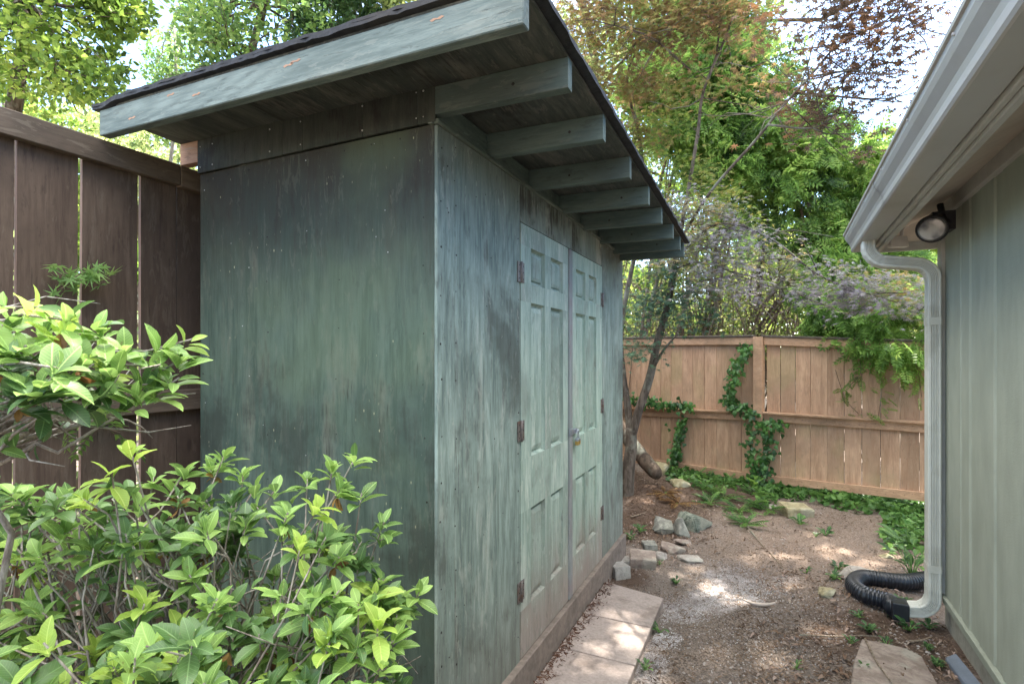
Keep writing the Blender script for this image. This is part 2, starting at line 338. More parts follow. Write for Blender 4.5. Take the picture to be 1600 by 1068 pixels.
me.materials.append(ground_mat()); go = bpy.data.objects.new('ground', me); COL.objects.link(go); tag(go, kind='structure')

# ------------------------------------------------------------------ shed
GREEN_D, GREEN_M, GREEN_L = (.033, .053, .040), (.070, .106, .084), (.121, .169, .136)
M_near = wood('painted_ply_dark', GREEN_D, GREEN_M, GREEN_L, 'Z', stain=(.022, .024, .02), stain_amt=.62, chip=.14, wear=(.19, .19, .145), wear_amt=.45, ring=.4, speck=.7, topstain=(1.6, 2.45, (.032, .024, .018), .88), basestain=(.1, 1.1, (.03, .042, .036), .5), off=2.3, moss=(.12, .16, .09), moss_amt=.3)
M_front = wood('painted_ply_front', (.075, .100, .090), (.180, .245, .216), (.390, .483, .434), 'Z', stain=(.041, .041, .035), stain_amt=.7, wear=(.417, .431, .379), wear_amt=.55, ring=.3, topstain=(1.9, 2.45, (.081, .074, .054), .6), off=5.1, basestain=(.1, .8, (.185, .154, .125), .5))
M_head = wood('painted_ply_header', (.088, .099, .083), (.165, .198, .171), (.297, .341, .297), 'Z', stain=(.033, .028, .022), stain_amt=.9, wear=(.330, .319, .264), wear_amt=.7, ring=.12, off=1.1)
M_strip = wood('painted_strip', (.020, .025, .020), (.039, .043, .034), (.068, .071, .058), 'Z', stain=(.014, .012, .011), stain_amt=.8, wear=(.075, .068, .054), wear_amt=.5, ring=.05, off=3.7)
M_rafter = wood('painted_rafter', (.054, .074, .068), (.088, .122, .110), (.131, .170, .150), 'X', stain=(.031, .033, .027), stain_amt=.4, wear=(.153, .162, .137), wear_amt=.25, ring=.15, off=8.2)
M_fascia = wood('painted_fascia', (.076, .098, .092), (.165, .206, .190), (.252, .296, .272), 'X', stain=(.054, .058, .051), stain_amt=.35, wear=(.275, .289, .252), wear_amt=.4, ring=.55, off=4.2)
M_block = wood('painted_blocking', (.06, .075, .06), (.10, .125, .105), (.16, .18, .15), 'Y', stain=(.03, .03, .025), stain_amt=.6, ring=.2, off=6.2)
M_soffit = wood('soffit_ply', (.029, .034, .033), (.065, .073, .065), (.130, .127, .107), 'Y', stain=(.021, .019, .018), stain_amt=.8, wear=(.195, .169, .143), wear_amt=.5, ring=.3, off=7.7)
M_door = wood('door_paint', (.178, .242, .203), (.308, .405, .346), (.494, .581, .513), 'Z', stain=(.110, .121, .103), stain_amt=.45, wear=(.576, .606, .538), wear_amt=.6, ring=.1, off=9.3, basestain=(.15, .75, (.301, .218, .192), .75), bumps=.8)
M_astr = wood('door_edge_strip', (.13, .15, .15), (.22, .25, .25), (.32, .33, .33), 'Z', stain=(.2, .14, .15), stain_amt=.6, ring=.05, off=.3)
M_raw = wood('raw_lumber', (.25, .13, .08), (.42, .24, .16), (.5, .32, .22), 'X', ring=.3, stain_amt=.2)
M_tar = plain('roofing_felt', (.022, .022, .026), .75, .3, 40, bump=.6, dirt=(.07, .06, .05))
M_conc = plain('plinth_wood', (.220, .178, .149), .9, .2, 30, bump=.5, dirt=(.110, .092, .081), dirt_amt=.6)
M_dark = plain('screw_dark', (.02, .018, .016), .6, .2)
M_light = plain('screw_bright', (.4, .4, .38), .4, .2)
M_hinge = plain('hinge_steel', (.20, .18, .17), .5, .3, 60, metal=.6, dirt=(.16, .07, .04), dirt_amt=.8, dscale=30)
M_zinc = plain('hasp_zinc', (.42, .46, .52), .35, .15, 50, metal=.8)
M_brass = plain('padlock_brass', (.55, .38, .12), .4, .2, 40, metal=.8, dirt=(.2, .13, .06), dscale=40)

SX0, SX1, SY0, SY1 = -2.276, -1.028, 1.576, 4.26
def zb(x, y): return 2.43-.021*(x+.545)-.029*(y-1.266)
shed = thing('garden_shed', 'weathered green plywood shed with flat overhanging roof and double panelled doors', 'shed', (-1.65, 2.9, 0))
def screws(mb, pts, n, r=.0035):
    for p in pts: mb.disc(p, n, r*random.uniform(.7, 1.2), .0015, 6)
# near wall
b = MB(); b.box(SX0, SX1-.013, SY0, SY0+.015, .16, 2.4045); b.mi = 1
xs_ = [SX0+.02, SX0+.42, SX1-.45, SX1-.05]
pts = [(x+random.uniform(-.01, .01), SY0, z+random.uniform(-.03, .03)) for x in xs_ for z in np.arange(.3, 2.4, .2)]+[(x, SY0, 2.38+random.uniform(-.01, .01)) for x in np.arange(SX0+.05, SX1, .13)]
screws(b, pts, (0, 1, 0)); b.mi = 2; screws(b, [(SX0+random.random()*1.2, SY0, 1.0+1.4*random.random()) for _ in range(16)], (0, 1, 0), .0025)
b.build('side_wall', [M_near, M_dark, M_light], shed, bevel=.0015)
b = MB()
x = SX0
for wd in (.52, .11, .30, .245, .073):
    b.box(x+.0008, x+wd-.0008, SY0-.014, SY0-.002, 2.405+.002*random.random(), zb(x, 1.57)+.094); x += wd
b.mi = 1; screws(b, [(SX0+q, SY0-.0145, 2.43+.09*k) for q in (.02, .1, .45, .62, .93, 1.17, 1.2) for k in (0, 1)], (0, 1, 0)); b.build('top_strip', [M_strip, M_light], shed, bevel=.001)
# door-side wall panels
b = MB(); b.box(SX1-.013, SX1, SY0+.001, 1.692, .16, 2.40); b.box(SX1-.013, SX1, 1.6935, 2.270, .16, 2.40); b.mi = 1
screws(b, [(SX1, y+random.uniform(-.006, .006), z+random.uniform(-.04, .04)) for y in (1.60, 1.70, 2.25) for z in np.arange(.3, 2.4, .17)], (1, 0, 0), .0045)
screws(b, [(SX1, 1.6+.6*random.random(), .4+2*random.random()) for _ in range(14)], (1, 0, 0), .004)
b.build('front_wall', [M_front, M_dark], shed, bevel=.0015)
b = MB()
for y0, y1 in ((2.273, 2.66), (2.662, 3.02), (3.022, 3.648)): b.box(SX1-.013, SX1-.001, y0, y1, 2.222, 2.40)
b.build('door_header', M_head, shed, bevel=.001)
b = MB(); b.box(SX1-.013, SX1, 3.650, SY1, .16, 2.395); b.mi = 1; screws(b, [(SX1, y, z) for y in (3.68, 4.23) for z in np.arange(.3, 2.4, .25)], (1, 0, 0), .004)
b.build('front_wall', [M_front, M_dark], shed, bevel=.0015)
b = MB(); b.box(SX0, SX0+.012, SY0+.016, SY1-.012, .0, 2.5); b.box(SX0, SX1-.014, SY1-.012, SY1, .0, 2.38); b.build('rear_wall', M_near, shed)
b = MB(); b.box(SX0+.01, -1.045, SY0+.01, SY1-.02, .0, .158); b.box(-1.08, -.998, SY0-.004, SY1-.01, -.05, .186); b.build('plinth', M_conc, shed, bevel=.004)
b = MB(); b.box(SX1-.06, SX1-.02, 2.27, 3.65, .187, .21); b.box(-1.075, -1.066, 2.25, 3.67, .19, 2.3); b.build('door_frame', M_dark, shed)
# rafters
ryf = [1.601, 2.004, 2.441, 2.861, 3.254, 3.645, 4.0, 4.20]
for k, yf in enumerate(ryf):
    y0, y1 = yf-.037, yf; xa = SX0-.12 if k == 0 else SX0+.013; xb = -.545+random.uniform(-.004, .004); h = .095; e = -.012 if k == 7 else 0
    b = MB(); c0 = [(xa, y0, zb(xa, y0)+e), (xb, y0, zb(xb, y0)+e), (xb, y1, zb(xb, y1)+e), (xa, y1, zb(xa, y1)+e)]
    b.hexa(c0+[(p[0], p[1], p[2]+h-.001-e) for p in c0])
    b.mi = 1; b.disc((xb-.1-.25*random.random(), y0, zb(xb, y0)+.05), (0, 1, 0), .006, .001, 8)
    if k == 0:
        b.mi = 2; x1 = SX0-.001; c0 = [(xa-.001, y0-.001, zb(xa, y0)-.001), (x1, y0-.001, zb(x1, y0)-.001), (x1, y1+.001, zb(x1, y1)-.001), (xa-.001, y1+.001, zb(xa, y1)-.001)]
        b.hexa(c0+[(p[0], p[1], p[2]+h) for p in c0])
    b.build('rafter', [M_rafter, M_dark, M_raw], shed, bevel=.002)
# fascia board
b = MB(); xa, xb = -2.372, -.545; y0, y1 = 1.224, 1.263
c0 = [(xa, y0, 2.464), (xb, y0, 2.427), (xb, y1, 2.427), (xa, y1, 2.464)]; b.hexa(c0+[(p[0], p[1], zb(p[0], p[1])+.094) for p in c0])
b.mi = 1
for (x, z) in ((-2.16, .03), (-1.93, .075), (-1.79, .05), (-1.35, .06), (-1.32, .066), (-.8, .07)):
    zz = 2.43-.021*(x+.545)+z
    b.add([(x+dx*.022, y0-.0008, zz+dz*.006) for dx, dz in ((-1, .1), (-.5, .7), (.1, .3), (.7, .9), (1.1, .2), (.5, -.6), (-.1, -.2), (-.7, -.8))], [tuple(range(8))[::-1]])
for x in (-2.2, -1.72, -1.45, -1.1, -.9):
    zz = 2.4295-.021*(x+.545)-.0018; b.add([(x+.02*math.cos(q), 1.245+.009*math.sin(q), zz) for q in np.arange(0, 6.2, .9)], [tuple(range(7))[::-1]])
b.build('fascia_board', [M_fascia, M_raw], shed, bevel=.003)
# roof deck seen from below, and felt with a ragged edge
b = MB()
def slab(b, x0, x1, y0, y1, dz0, dz1):
    c0 = [(x0, y0, zb(x0, y0)+dz0), (x1, y0, zb(x1, y0)+dz0), (x1, y1, zb(x1, y1)+dz0), (x0, y1, zb(x0, y1)+dz0)]
    b.hexa(c0+[(p[0], p[1], p[2]+dz1-dz0) for p in c0])
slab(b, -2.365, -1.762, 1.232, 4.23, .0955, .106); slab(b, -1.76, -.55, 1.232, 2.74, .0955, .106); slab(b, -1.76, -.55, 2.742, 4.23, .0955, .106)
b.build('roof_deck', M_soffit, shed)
b = MB(); n = 60
for lay in range(2):
    rim = []
    for i in range(n): rim.append((-2.40+1.88*i/n, 1.212))
    for i in range(n): rim.append((-.52, 1.212+3.05*i/n))
    for i in range(n//3): rim.append((-.52-1.88*i/(n//3), 4.262))
    for i in range(n//3): rim.append((-2.40, 4.262-3.05*i/(n//3)))
    z0 = .107+.0105*lay; top = []; bot = []
    for (x, y) in rim:
        jx = random.uniform(-.003, .003)+(.0 if lay else .004); jy = random.uniform(-.003, .003)
        q = (x+jx, y+jy); zz = zb(*q)+z0+random.uniform(-.0012, .001)-(.012 if x < -2.3 else 0)
        bot.append((q[0], q[1], zz)); top.append((q[0], q[1], zz+.010))
    k = len(rim); b.add(bot+top+[(-1.5, 2.7, zb(-1.5, 2.7)+z0), (-1.5, 2.7, zb(-1.5, 2.7)+z0+.010)],
        [(i, (i+1) % k, k+(i+1) % k, k+i) for i in range(k)]+[((i+1) % k, i, 2*k) for i in range(k)]+[(k+i, k+(i+1) % k, 2*k+1) for i in range(k)])
b.build('roofing', M_tar, shed)
# blocking and trim
b = MB()
for k in range(len(ryf)-1): b.box(SX1-.03, SX1-.012, ryf[k]+.001, ryf[k+1]-.038, 2.403, zb(SX1, ryf[k+1])+.093)
b.box(SX1-.03, SX1-.012, SY0+.003, ryf[0]-.038, 2.403, 2.50)
b.build('blocking', M_block, shed)
b = MB(); b.hexa([(SX1-.012, SY0-.01, 2.402), (SX1+.012, SY0-.01, 2.402), (SX1+.012, SY1, 2.385), (SX1-.012, SY1, 2.385), (SX1-.012, SY0-.01, 2.418), (SX1+.012, SY0-.01, 2.418), (SX1+.012, SY1, 2.401), (SX1-.012, SY1, 2.401)])
b.build('eave_trim', M_block, shed, bevel=.003)
# doors
XD = SX1+.003
def door(y0, y1, cols_, mat, hinge_y):
    b = MB(); rows = [(.41, .865), (1.113, 1.854), (1.945, 2.118)]; zb0, zt0 = .192, 2.216; xb = XD-.036
    yc = [y0]+[q for c in cols_ for q in c]+[y1]; zc = [zb0]+[q for r in rows for q in r]+[zt0]
    for i in range(len(yc)-1):
        for j in range(len(zc)-1):
            ya, yb_, za, zb_ = yc[i], yc[i+1], zc[j], zc[j+1]
            if i % 2 == 1 and j % 2 == 1:
                rings = [(0, 0), (.003, -.012), (.010, -.021), (.019, -.022), (.023, -.013), (.046, -.006), (.049, -.006)]
                if zb_-za < .2: rings[-2:] = [(.038, -.007), (.041, -.007)]
                vs = []
                for ins, dx in rings: vs += [(XD+dx, ya+ins, za+ins), (XD+dx, yb_-ins, za+ins), (XD+dx, yb_-ins, zb_-ins), (XD+dx, ya+ins, zb_-ins)]
                fs = []
                for k in range(len(rings)-1):
                    for q in range(4): fs.append((4*k+q, 4*k+(q+1) % 4, 4*k+4+(q+1) % 4, 4*k+4+q))
                k = 4*(len(rings)-1); fs.append((k, k+1, k+2, k+3)); b.add(vs, fs)
            else: b.box(xb, XD, ya, yb_, za, zb_)
    return b.build('door', mat, shed)
def bx(u): # y on the door plane from photo column
    a = (u-800)/F; d = FW+a*RT; return XD/d[0]*d[1]
d1 = door(2.276, 2.935, [(2.395, 2.578), (2.662, 2.85)], M_door, 2.27)
b = MB(); b.box(XD-.03, XD+.009, 2.936, 2.992, .195, 2.213); b.build('door_edge', M_astr, d1, bevel=.003)
M_door2 = wood('door_paint_mint', (.194, .276, .227), (.333, .444, .371), (.512, .612, .525), 'Z', stain=(.139, .132, .108), stain_amt=.45, wear=(.581, .599, .538), wear_amt=.6, ring=.1, off=3.3, basestain=(.15, .75, (.305, .216, .192), .75), bumps=.8)
d2 = door(2.994, 3.648, [(3.076, 3.266), (3.336, 3.51)], M_door2, 3.65)
for (yh, d, sg) in ((2.272, d1, 1), (3.649, d2, -1)):
    for z in (1.985, 1.25, .508):
        b = MB(); b.box(XD-.001, XD+.0035, yh-.036, yh-.003, z-.047, z+.047); b.box(XD+.0005, XD+.004, yh+.003, yh+.036, z-.047, z+.047)
        b.tube([(XD+.006, yh, z-.049), (XD+.006, yh, z+.049)], .0062, 10); b.mi = 1
        for q in (-.03, 0, .03): b.disc((XD+.004, yh-.022, z+q), (1, 0, 0), .0038, .001, 7); b.disc((XD+.0045, yh+.022, z+q), (1, 0, 0), .0038, .001, 7)
        b.build('hinge', [M_hinge, M_dark], d, bevel=.001)
zh = 1.155
b = MB(); b.box(XD+.009, XD+.013, 2.93, 2.985, zh-.018, zh+.022); b.box(XD+.013, XD+.017, 2.95, 3.055, zh-.013, zh+.017)
b.tube([(XD+.001, 3.03, zh+.008), (XD+.03, 3.03, zh+.010), (XD+.034, 3.03, zh), (XD+.03, 3.03, zh-.010), (XD+.001, 3.03, zh-.008)], .003, 6)
b.build('hasp', M_zinc, d1, bevel=.0015)
lock = thing('padlock', 'small brass padlock hanging from the zinc hasp of the green doors', 'padlock', (XD+.025, 3.035, zh-.08))
b = MB(); arc = [(XD+.026, 3.022, zh-.05), (XD+.026, 3.022, zh-.008)]+[(XD+.026, 3.037-.015*math.cos(q), zh-.008+.015*math.sin(q)) for q in np.linspace(.3, 2.84, 7)]+[(XD+.026, 3.052, zh-.008), (XD+.026, 3.052, zh-.05)]
b.tube(arc, .0032, 8); b.build('shackle', M_zinc, lock)
b = MB(); b.box(XD+.014, XD+.036, 3.013, 3.061, zh-.082, zh-.048); b.build('lock_body', M_brass, lock, bevel=.004, bseg=2)
b = MB(); b.box(XD+.0135, XD+.0365, 3.0125, 3.0615, zh-.060, zh-.042); b.build('bumper', M_zinc, lock, bevel=.003)

# ------------------------------------------------------------------ left fence
M_lf = wood('fence_brown', (.054, .034, .024), (.096, .065, .047), (.155, .108, .076), 'Z', stain=(.034, .022, .016), stain_amt=.4, wear=(.162, .127, .093), wear_amt=.3, ring=.28, off=1.7, tone=.11)
M_lfr = wood('fence_brown_rail', (.066, .046, .034), (.124, .089, .062), (.190, .141, .100), 'Y', stain=(.032, .024, .017), stain_amt=.5, wear=(.220, .177, .129), wear_amt=.4, ring=.12, off=1.9)
M_lfe = wood('fence_edge', (.20, .12, .09), (.32, .20, .16), (.42, .3, .25), 'Z', ring=.05, off=1.2, stain_amt=.3)
FX = -2.42
fl = thing('board_fence', 'tall dark brown board fence with light showing through its gaps', 'fence', (FX, 1.5, 0))
ye = [-.70, -.50, -.28, -.06, .15, .36, .56, .79, .984, 1.185, 1.403, 1.562, 1.70, 1.9, 2.1, 2.3, 2.5, 2.7, 2.9, 3.1, 3.3, 3.5, 3.7, 3.9, 4.1, 4.3, 4.5, 4.7, 4.9, 5.1, 5.3, 5.5, 5.7, 5.9, 6.1, 6.3, 6.5, 6.7, 6.9, 7.1, 7.3, 7.5, 7.7, 7.85]
gaps = {.984: .010, 1.185: .016, 1.403: .011, 1.562: .005, .79: .012}
b = MB()
for i in range(len(ye)-1):
    g0 = gaps.get(ye[i], .006); l = random.uniform(-.004, .004); x = FX-random.uniform(0, .004)
    lean = -.012 if ye[i] in (.984, 1.185) else 0
    y0, y1 = ye[i]+g0/2, ye[i+1]-gaps.get(ye[i+1], .006)/2
    dz = lambda q: q
    b.hexa([(x-.018, y0+(lean if g0 > .009 else 0), .03), (x, y0+(lean if g0 > .009 else 0), .03), (x, y1+(-.012 if ye[i+1] in (.984, 1.185, 1.403) else 0), .03), (x-.018, y1+(-.012 if ye[i+1] in (.984, 1.185, 1.403) else 0), .03),
            (x-.018, y0, 2.43), (x, y0, 2.43), (x, y1, 2.43), (x-.018, y1, 2.43)])
    if gaps.get(ye[i], 0) > .009 :   # sawn edge facing the gap shows raw wood
        b.mi = 1; b.hexa([(x-.017, y0-.001+lean, .04), (x-.002, y0-.001+lean, .04), (x-.002, y0+lean, .04), (x-.017, y0+lean, .04), (x-.017, y0-.001, 2.42), (x-.002, y0-.001, 2.42), (x-.002, y0, 2.42), (x-.017, y0, 2.42)]); b.mi = 0
b.build('boards', [M_lf, M_lfe], fl)
b = MB(); b.box(FX+.001, FX+.04, -.7, 1.556, 2.366, 2.458); b.box(FX+.001, FX+.04, 1.558, 7.8, 2.36, 2.455); b.build('rail', M_lfr, fl, bevel=.003, label='top rail of the dark fence')
b = MB(); b.box(FX+.001, FX+.04, -.7, 7.8, 1.352, 1.445); b.build('rail', M_lfr, fl, bevel=.003)
b = MB(); b.box(FX+.001, FX+.04, -.7, 7.8, .25, .34); b.build('rail', M_lfr, fl, bevel=.003)

# ------------------------------------------------------------------ rear fence
M_rf = wood('fence_tan', (.307, .176, .106), (.469, .292, .186), (.633, .416, .274), 'Z', stain=(.180, .124, .080), stain_amt=.35, wear=(.597, .409, .274), wear_amt=.4, ring=.15, off=2.7, moss=(.307, .302, .128), moss_amt=.25, tone=.11)
M_rfr = wood('fence_tan_rail', (.298, .173, .104), (.456, .275, .166), (.596, .383, .245), 'X', stain=(.130, .096, .060), stain_amt=.45, wear=(.615, .417, .269), wear_amt=.3, ring=.1, off=2.9)
M_cap = wood('fence_cap', (.046, .036, .029), (.098, .078, .058), (.182, .143, .111), 'X', stain=(.039, .033, .026), stain_amt=.6, ring=.05)
rf = thing('board_fence', 'tan board fence at the back of the yard with ivy on its post', 'fence', (-.06, 7.16, 0))
PO = vec([-.06, 7.16, 0]); e_ = unit(vec([1.394, -.449, 0])); nrm = vec([-e_[1], e_[0], 0])*-1   # nrm towards the yard
if nrm[1] > 0: nrm = -nrm
def FB(s0, s1, n0, n1, z00, z01, z10, z11):  # block along the fence; z00/z01 bottom at s0/s1, z10/z11 top
    q = [PO+e_*s0+nrm*n0, PO+e_*s1+nrm*n0, PO+e_*s1+nrm*n1, PO+e_*s0+nrm*n1]
    if np.cross(q[1]-q[0], q[2]-q[1])[2] < 0: q = [q[0], q[3], q[2], q[1]]; zi = [z00, z00, z01, z01]; zt = [z10, z10, z11, z11]
    else: zi = [z00, z01, z01, z00]; zt = [z10, z11, z11, z10]
    return [(p[0], p[1], z) for p, z in zip(q, zi)]+[(p[0], p[1], z) for p, z in zip(q, zt)]
RT_ = 2.9
def lin(s, a, b_, L): return a+(b_-a)*s/L
def rtop(s): return lin(s, 1.835, 1.745, 1.57) if s > 0 else 1.835+.02*min(1, -s/1.8)
def rbot(s): return lin(s, .12, .18, 1.57) if s > 0 else .12+.0*s
def rmid(s): return lin(s, .915, .925, 1.57) if s > 0 else .915+.04*s
b = MB(); s = .08; i = 0
while s < RT_:
    wd = .165*random.uniform(.94, 1.05); g = [.010, .008, .008, .003, .006][i % 5]; e2 = min(s+wd, RT_)
    b.hexa(FB(s+g/2, e2-g/2, -.018, random.uniform(-.001, .001), rbot(s)-.03, rbot(e2)-.03, rtop(s)-.01, rtop(e2)-.01)); s = e2; i += 1
s = -.06; i = 0
while s > -2.6:
    wd = .155*random.uniform(.94, 1.05); g = [.008, .002, .003, .004][i % 4]; e2 = s-wd
    b.hexa(FB(e2+g/2, s-g/2, -.018, random.uniform(-.001, .001), .0+rbot(s)-.03, rbot(e2)-.03, rtop(s)-.01, rtop(e2)-.01)); s = e2; i += 1
b.mi = 1
for s in list(np.arange(-2.5, 2.9, .0785)):
    for fz in (lambda s: rtop(s)-.06, lambda s: rmid(s)-.055, rbot): b.disc(PO+e_*(s+random.uniform(-.01, .01))+nrm*.0345+vec([0, 0, fz(s)+random.uniform(-.015, .015)]), nrm, .003, .002, 6)
b.build('boards', [M_rf, M_dark], rf)
for (s0, s1) in ((.058, RT_), (-2.6, -.055)):
    for fn, h0, h1, nn in ((rtop, -.105, -.012, .036), (rbot, -.045, .045, .034)):
        b = MB(); b.hexa(FB(s0, s1, .002, nn, fn(s0)+h0, fn(s1)+h0, fn(s0)+h1, fn(s1)+h1)); b.build('rail', M_rfr, rf, bevel=.003)
    b = MB(); b.hexa(FB(s0, s1, .002, .035, rmid(s0)-.10, rmid(s1)-.10, rmid(s0)-.012, rmid(s1)-.012)); b.hexa(FB(s0, s1, .001, .075, rmid(s0)-.011, rmid(s1)-.011, rmid(s0)+.012, rmid(s1)+.012))
    b.build('middle_rail', M_rfr, rf, bevel=.003)
    b = MB(); b.hexa(FB(s0-.02, s1, -.06, .05, rtop(s0)-.011, rtop(s1)-.011, rtop(s0)+.014, rtop(s1)+.014)); b.build('cap_board', M_cap, rf, bevel=.004)
b = MB(); b.hexa(FB(-.052, .055, -.02, .075, -.05, -.05, 1.822, 1.822)); b.build('post', M_rfr, rf, bevel=.004)
b = MB(); b.hexa(FB(RT_, RT_+.09, -.02, .075, -.05, -.05, 1.80, 1.80)); b.build('post', M_rfr, rf, bevel=.004)
b = MB(); b.hexa(FB(-2.40, -2.31, .04, .075, .86, .86, .94, .94)); b.mi = 1; b.disc(PO+e_*-2.355+nrm*.077+vec([0, 0, .9]), nrm, .018, .002, 10)
b.build('bracket', [M_rfr, M_dark], rf)

# ------------------------------------------------------------------ house
hr = R(1.4); HC = vec([.961, 3.98, 0]); dv = vec([-math.sin(hr), -math.cos(hr), 0]); nv = vec([-math.cos(hr), math.sin(hr), 0])
def H(n, s, z): return HC+nv*n+dv*s+vec([0, 0, z])
def hb(b, n0, n1, s0, s1, z0, z1): # n grows into the yard
    p = [H(n1, s0, z0), H(n0, s0, z0), H(n0, s1, z0), H(n1, s1, z0)]
    if np.cross(p[1]-p[0], p[2]-p[1])[2] < 0: p = p[::-1]
    b.hexa(p+[q+vec([0, 0, z1-z0]) for q in p])
def siding_mat():
    m = NT('siding_paint'); oc = m.objco(); n1 = m.noise(m.scale(oc, (1, 1, .35)), 9, 5, .6); n2 = m.noise(m.scale(oc, (1, 1, 6)), 45, 4, .7); n3 = m.noise(oc, 1.2, 4, .6)
    c = m.mix(m.ramp(n1, .3, .7), (.285, .31, .25), (.345, .37, .30)); c = m.mix(m.math('MULTIPLY', m.ramp(n3, .5, .7), .3), c, (.22, .23, .19))
    z = m.sep(oc)[2]; c = m.mix(m.math('MULTIPLY', m.ramp(m.math('ADD', z, m.math('MULTIPLY', n1, .5)), .75, .25), .35), c, (.27, .26, .2))
    m.base(c, .6, .35); m.bump(m.math('ADD', n2, m.math('MULTIPLY', n1, .4)), .5, .003); return m.m
M_sid = siding_mat()
M_trim = plain('trim_paint', (.42, .41, .375), .5, .06, 18, bump=.25, dirt=(.25, .22, .17), dirt_amt=.4)
M_gut = plain('gutter_enamel', (.385, .375, .36), .38, .03, 6, bump=.05, dirt=(.28, .25, .21), dirt_amt=.35, spec=.5)
M_spout = plain('spout_enamel', (.54, .545, .49), .38, .04, 8, bump=.05, dirt=(.33, .32, .26), dirt_amt=.5, spec=.5, dscale=5)
M_sof = plain('soffit_paint', (.50, .44, .37), .7, .08, 12, bump=.2, dirt=(.28, .20, .14), dirt_amt=.5)
M_found = plain('foundation_paint', (.30, .285, .235), .8, .12, 25, bump=.4, dirt=(.16, .13, .09), dirt_amt=.6)
M_shing = plain('shingles', (.10, .09, .085), .9, .4, 30, bump=.6)
SL = 6.2
house = thing('house', 'pale grey-green sided house with white eaves along the right of the yard', 'house', (HC[0]+1, HC[1]-2, 0))
b = MB(); hb(b, -.02, 0, .0, SL, .2, 2.5)
b.build('side_wall', M_sid, house)
b = MB()
s = .108; k = 0
# raised flats with soft shoulders between shallow channels
for (s0, s1) in [(.05, .364), (.374, .52), (.66, .875), (.965, 1.21), (1.30, 1.55)]+[(1.65+.33*i, 1.90+.33*i) for i in range(13)]:
    h = .007; c = .014
    prof = [(0, s0), (h, s0+c), (h, s1-c), (0, s1)]
    vs = [H(n_, s_, .203) for n_, s_ in prof]+[H(n_, s_, 2.468) for n_, s_ in prof]
    b.add(vs, [(0, 1, 5, 4), (1, 2, 6, 5), (2, 3, 7, 6), (3, 2, 1, 0), (4, 5, 6, 7)])
b.build('siding_boards', M_sid, house)
b = MB(); hb(b, -2.6, 0, -.022, -.002, .2, 2.46); b.build('end_wall', M_sid, house)
b = MB(); hb(b, -.03, .022, -.044, .042, .19, 2.46); b.build('corner_trim', M_trim, house, bevel=.003)
b = MB(); hb(b, .0, .024, .043, SL, .188, .202); hb(b, .0, .016, .043, SL, .15, .187); b.build('base_trim', M_sid, house, bevel=.002)
b = MB(); hb(b, -2.6, -.012, -.03, SL, -.1, .15); b.build('foundation', M_found, house)
b = MB(); hb(b, .0, .03, .043, SL, 2.40, 2.478); b.build('frieze_board', M_trim, house, bevel=.003)
# sloping soffit, fascia, hip end
EO = .32; SE = -.30
def slp(n): return 2.482-(n/.31)*.14
b = MB()
b.add([H(.0, -.02, slp(0)), H(.31, SE+.01, slp(.31)), H(.31, SL, slp(.31)), H(.0, SL, slp(0)), H(.0, -.02, slp(0)+.01), H(.31, SE+.01, slp(.31)+.01), H(.31, SL, slp(.31)+.01), H(.0, SL, slp(0)+.01)],
      [(0, 1, 2, 3), (7, 6, 5, 4), (0, 4, 5, 1), (1, 5, 6, 2), (2, 6, 7, 3), (3, 7, 4, 0)])
b.add([H(.0, -.022, slp(0)), H(.31, SE, slp(.31)), H(-2.6, SE, slp(.31)), H(-2.6, -.022, slp(0)), H(.0, -.022, slp(0)+.01), H(.31, SE, slp(.31)+.01), H(-2.6, SE, slp(.31)+.01), H(-2.6, -.022, slp(0)+.01)],
      [(0, 1, 2, 3), (7, 6, 5, 4), (0, 4, 5, 1), (1, 5, 6, 2), (2, 6, 7, 3), (3, 7, 4, 0)])
b.build('soffit', M_sof, house)
b = MB(); hb(b, .311, .332, SE-.001, SL, 2.285, 2.43); hb(b, -2.6, .332, SE-.022, SE-.002, 2.285, 2.43); hb(b, .285, .3105, SE, SL, 2.272, 2.34); b.build('fascia', M_trim, house, bevel=.003)
# roof planes
b = MB(); pr = [H(.37, SE-.05, 2.435), H(.37, SL, 2.435), H(-1.8, SL, 3.45), H(-1.8, 1.8, 3.45), H(-2.6, SE-.05, 2.435), H(-2.6, 1.8, 3.45)]
b.add(pr+[p+vec([0, 0, .02]) for p in pr], [(0, 1, 2, 3), (0, 3, 5, 4), (6+3, 6+2, 6+1, 6), (6+4, 6+5, 6+3, 6), (0, 6, 7, 1), (4, 10, 6, 0)]); b.build('roof', M_shing, house)
# gutter (K profile), open at the top
prof = [(.333, 2.425), (.333, 2.305), (.338, 2.300), (.425, 2.300), (.432, 2.303), (.438, 2.312), (.440, 2.335), (.446, 2.352), (.466, 2.378), (.474, 2.395), (.476, 2.412), (.484, 2.414), (.486, 2.424), (.476, 2.426), (.470, 2.420)]
inn = [(.468, 2.396), (.458, 2.378), (.438, 2.353), (.433, 2.336), (.430, 2.316), (.420, 2.308), (.340, 2.308), (.337, 2.425)]
full = prof+inn
b = MB(); s0, s1 = -.31, SL; k = len(full); vs = [H(n_, s0, z_) for n_, z_ in full]+[H(n_, s1, z_) for n_, z_ in full]
b.add(vs, [(i, (i+1) % k, k+(i+1) % k, k+i) for i in range(k)])
vs = [H(n_, s0, z_) for n_, z_ in prof]+[H(n_, s0-.003, z_) for n_, z_ in prof]; q = len(prof); b.add(vs, [tuple(range(q)), tuple(range(2*q-1, q-1, -1))]+[(i, (i+1) % q, q+(i+1) % q, q+i) for i in range(q)])
gut = b.build('gutter', M_gut, house)
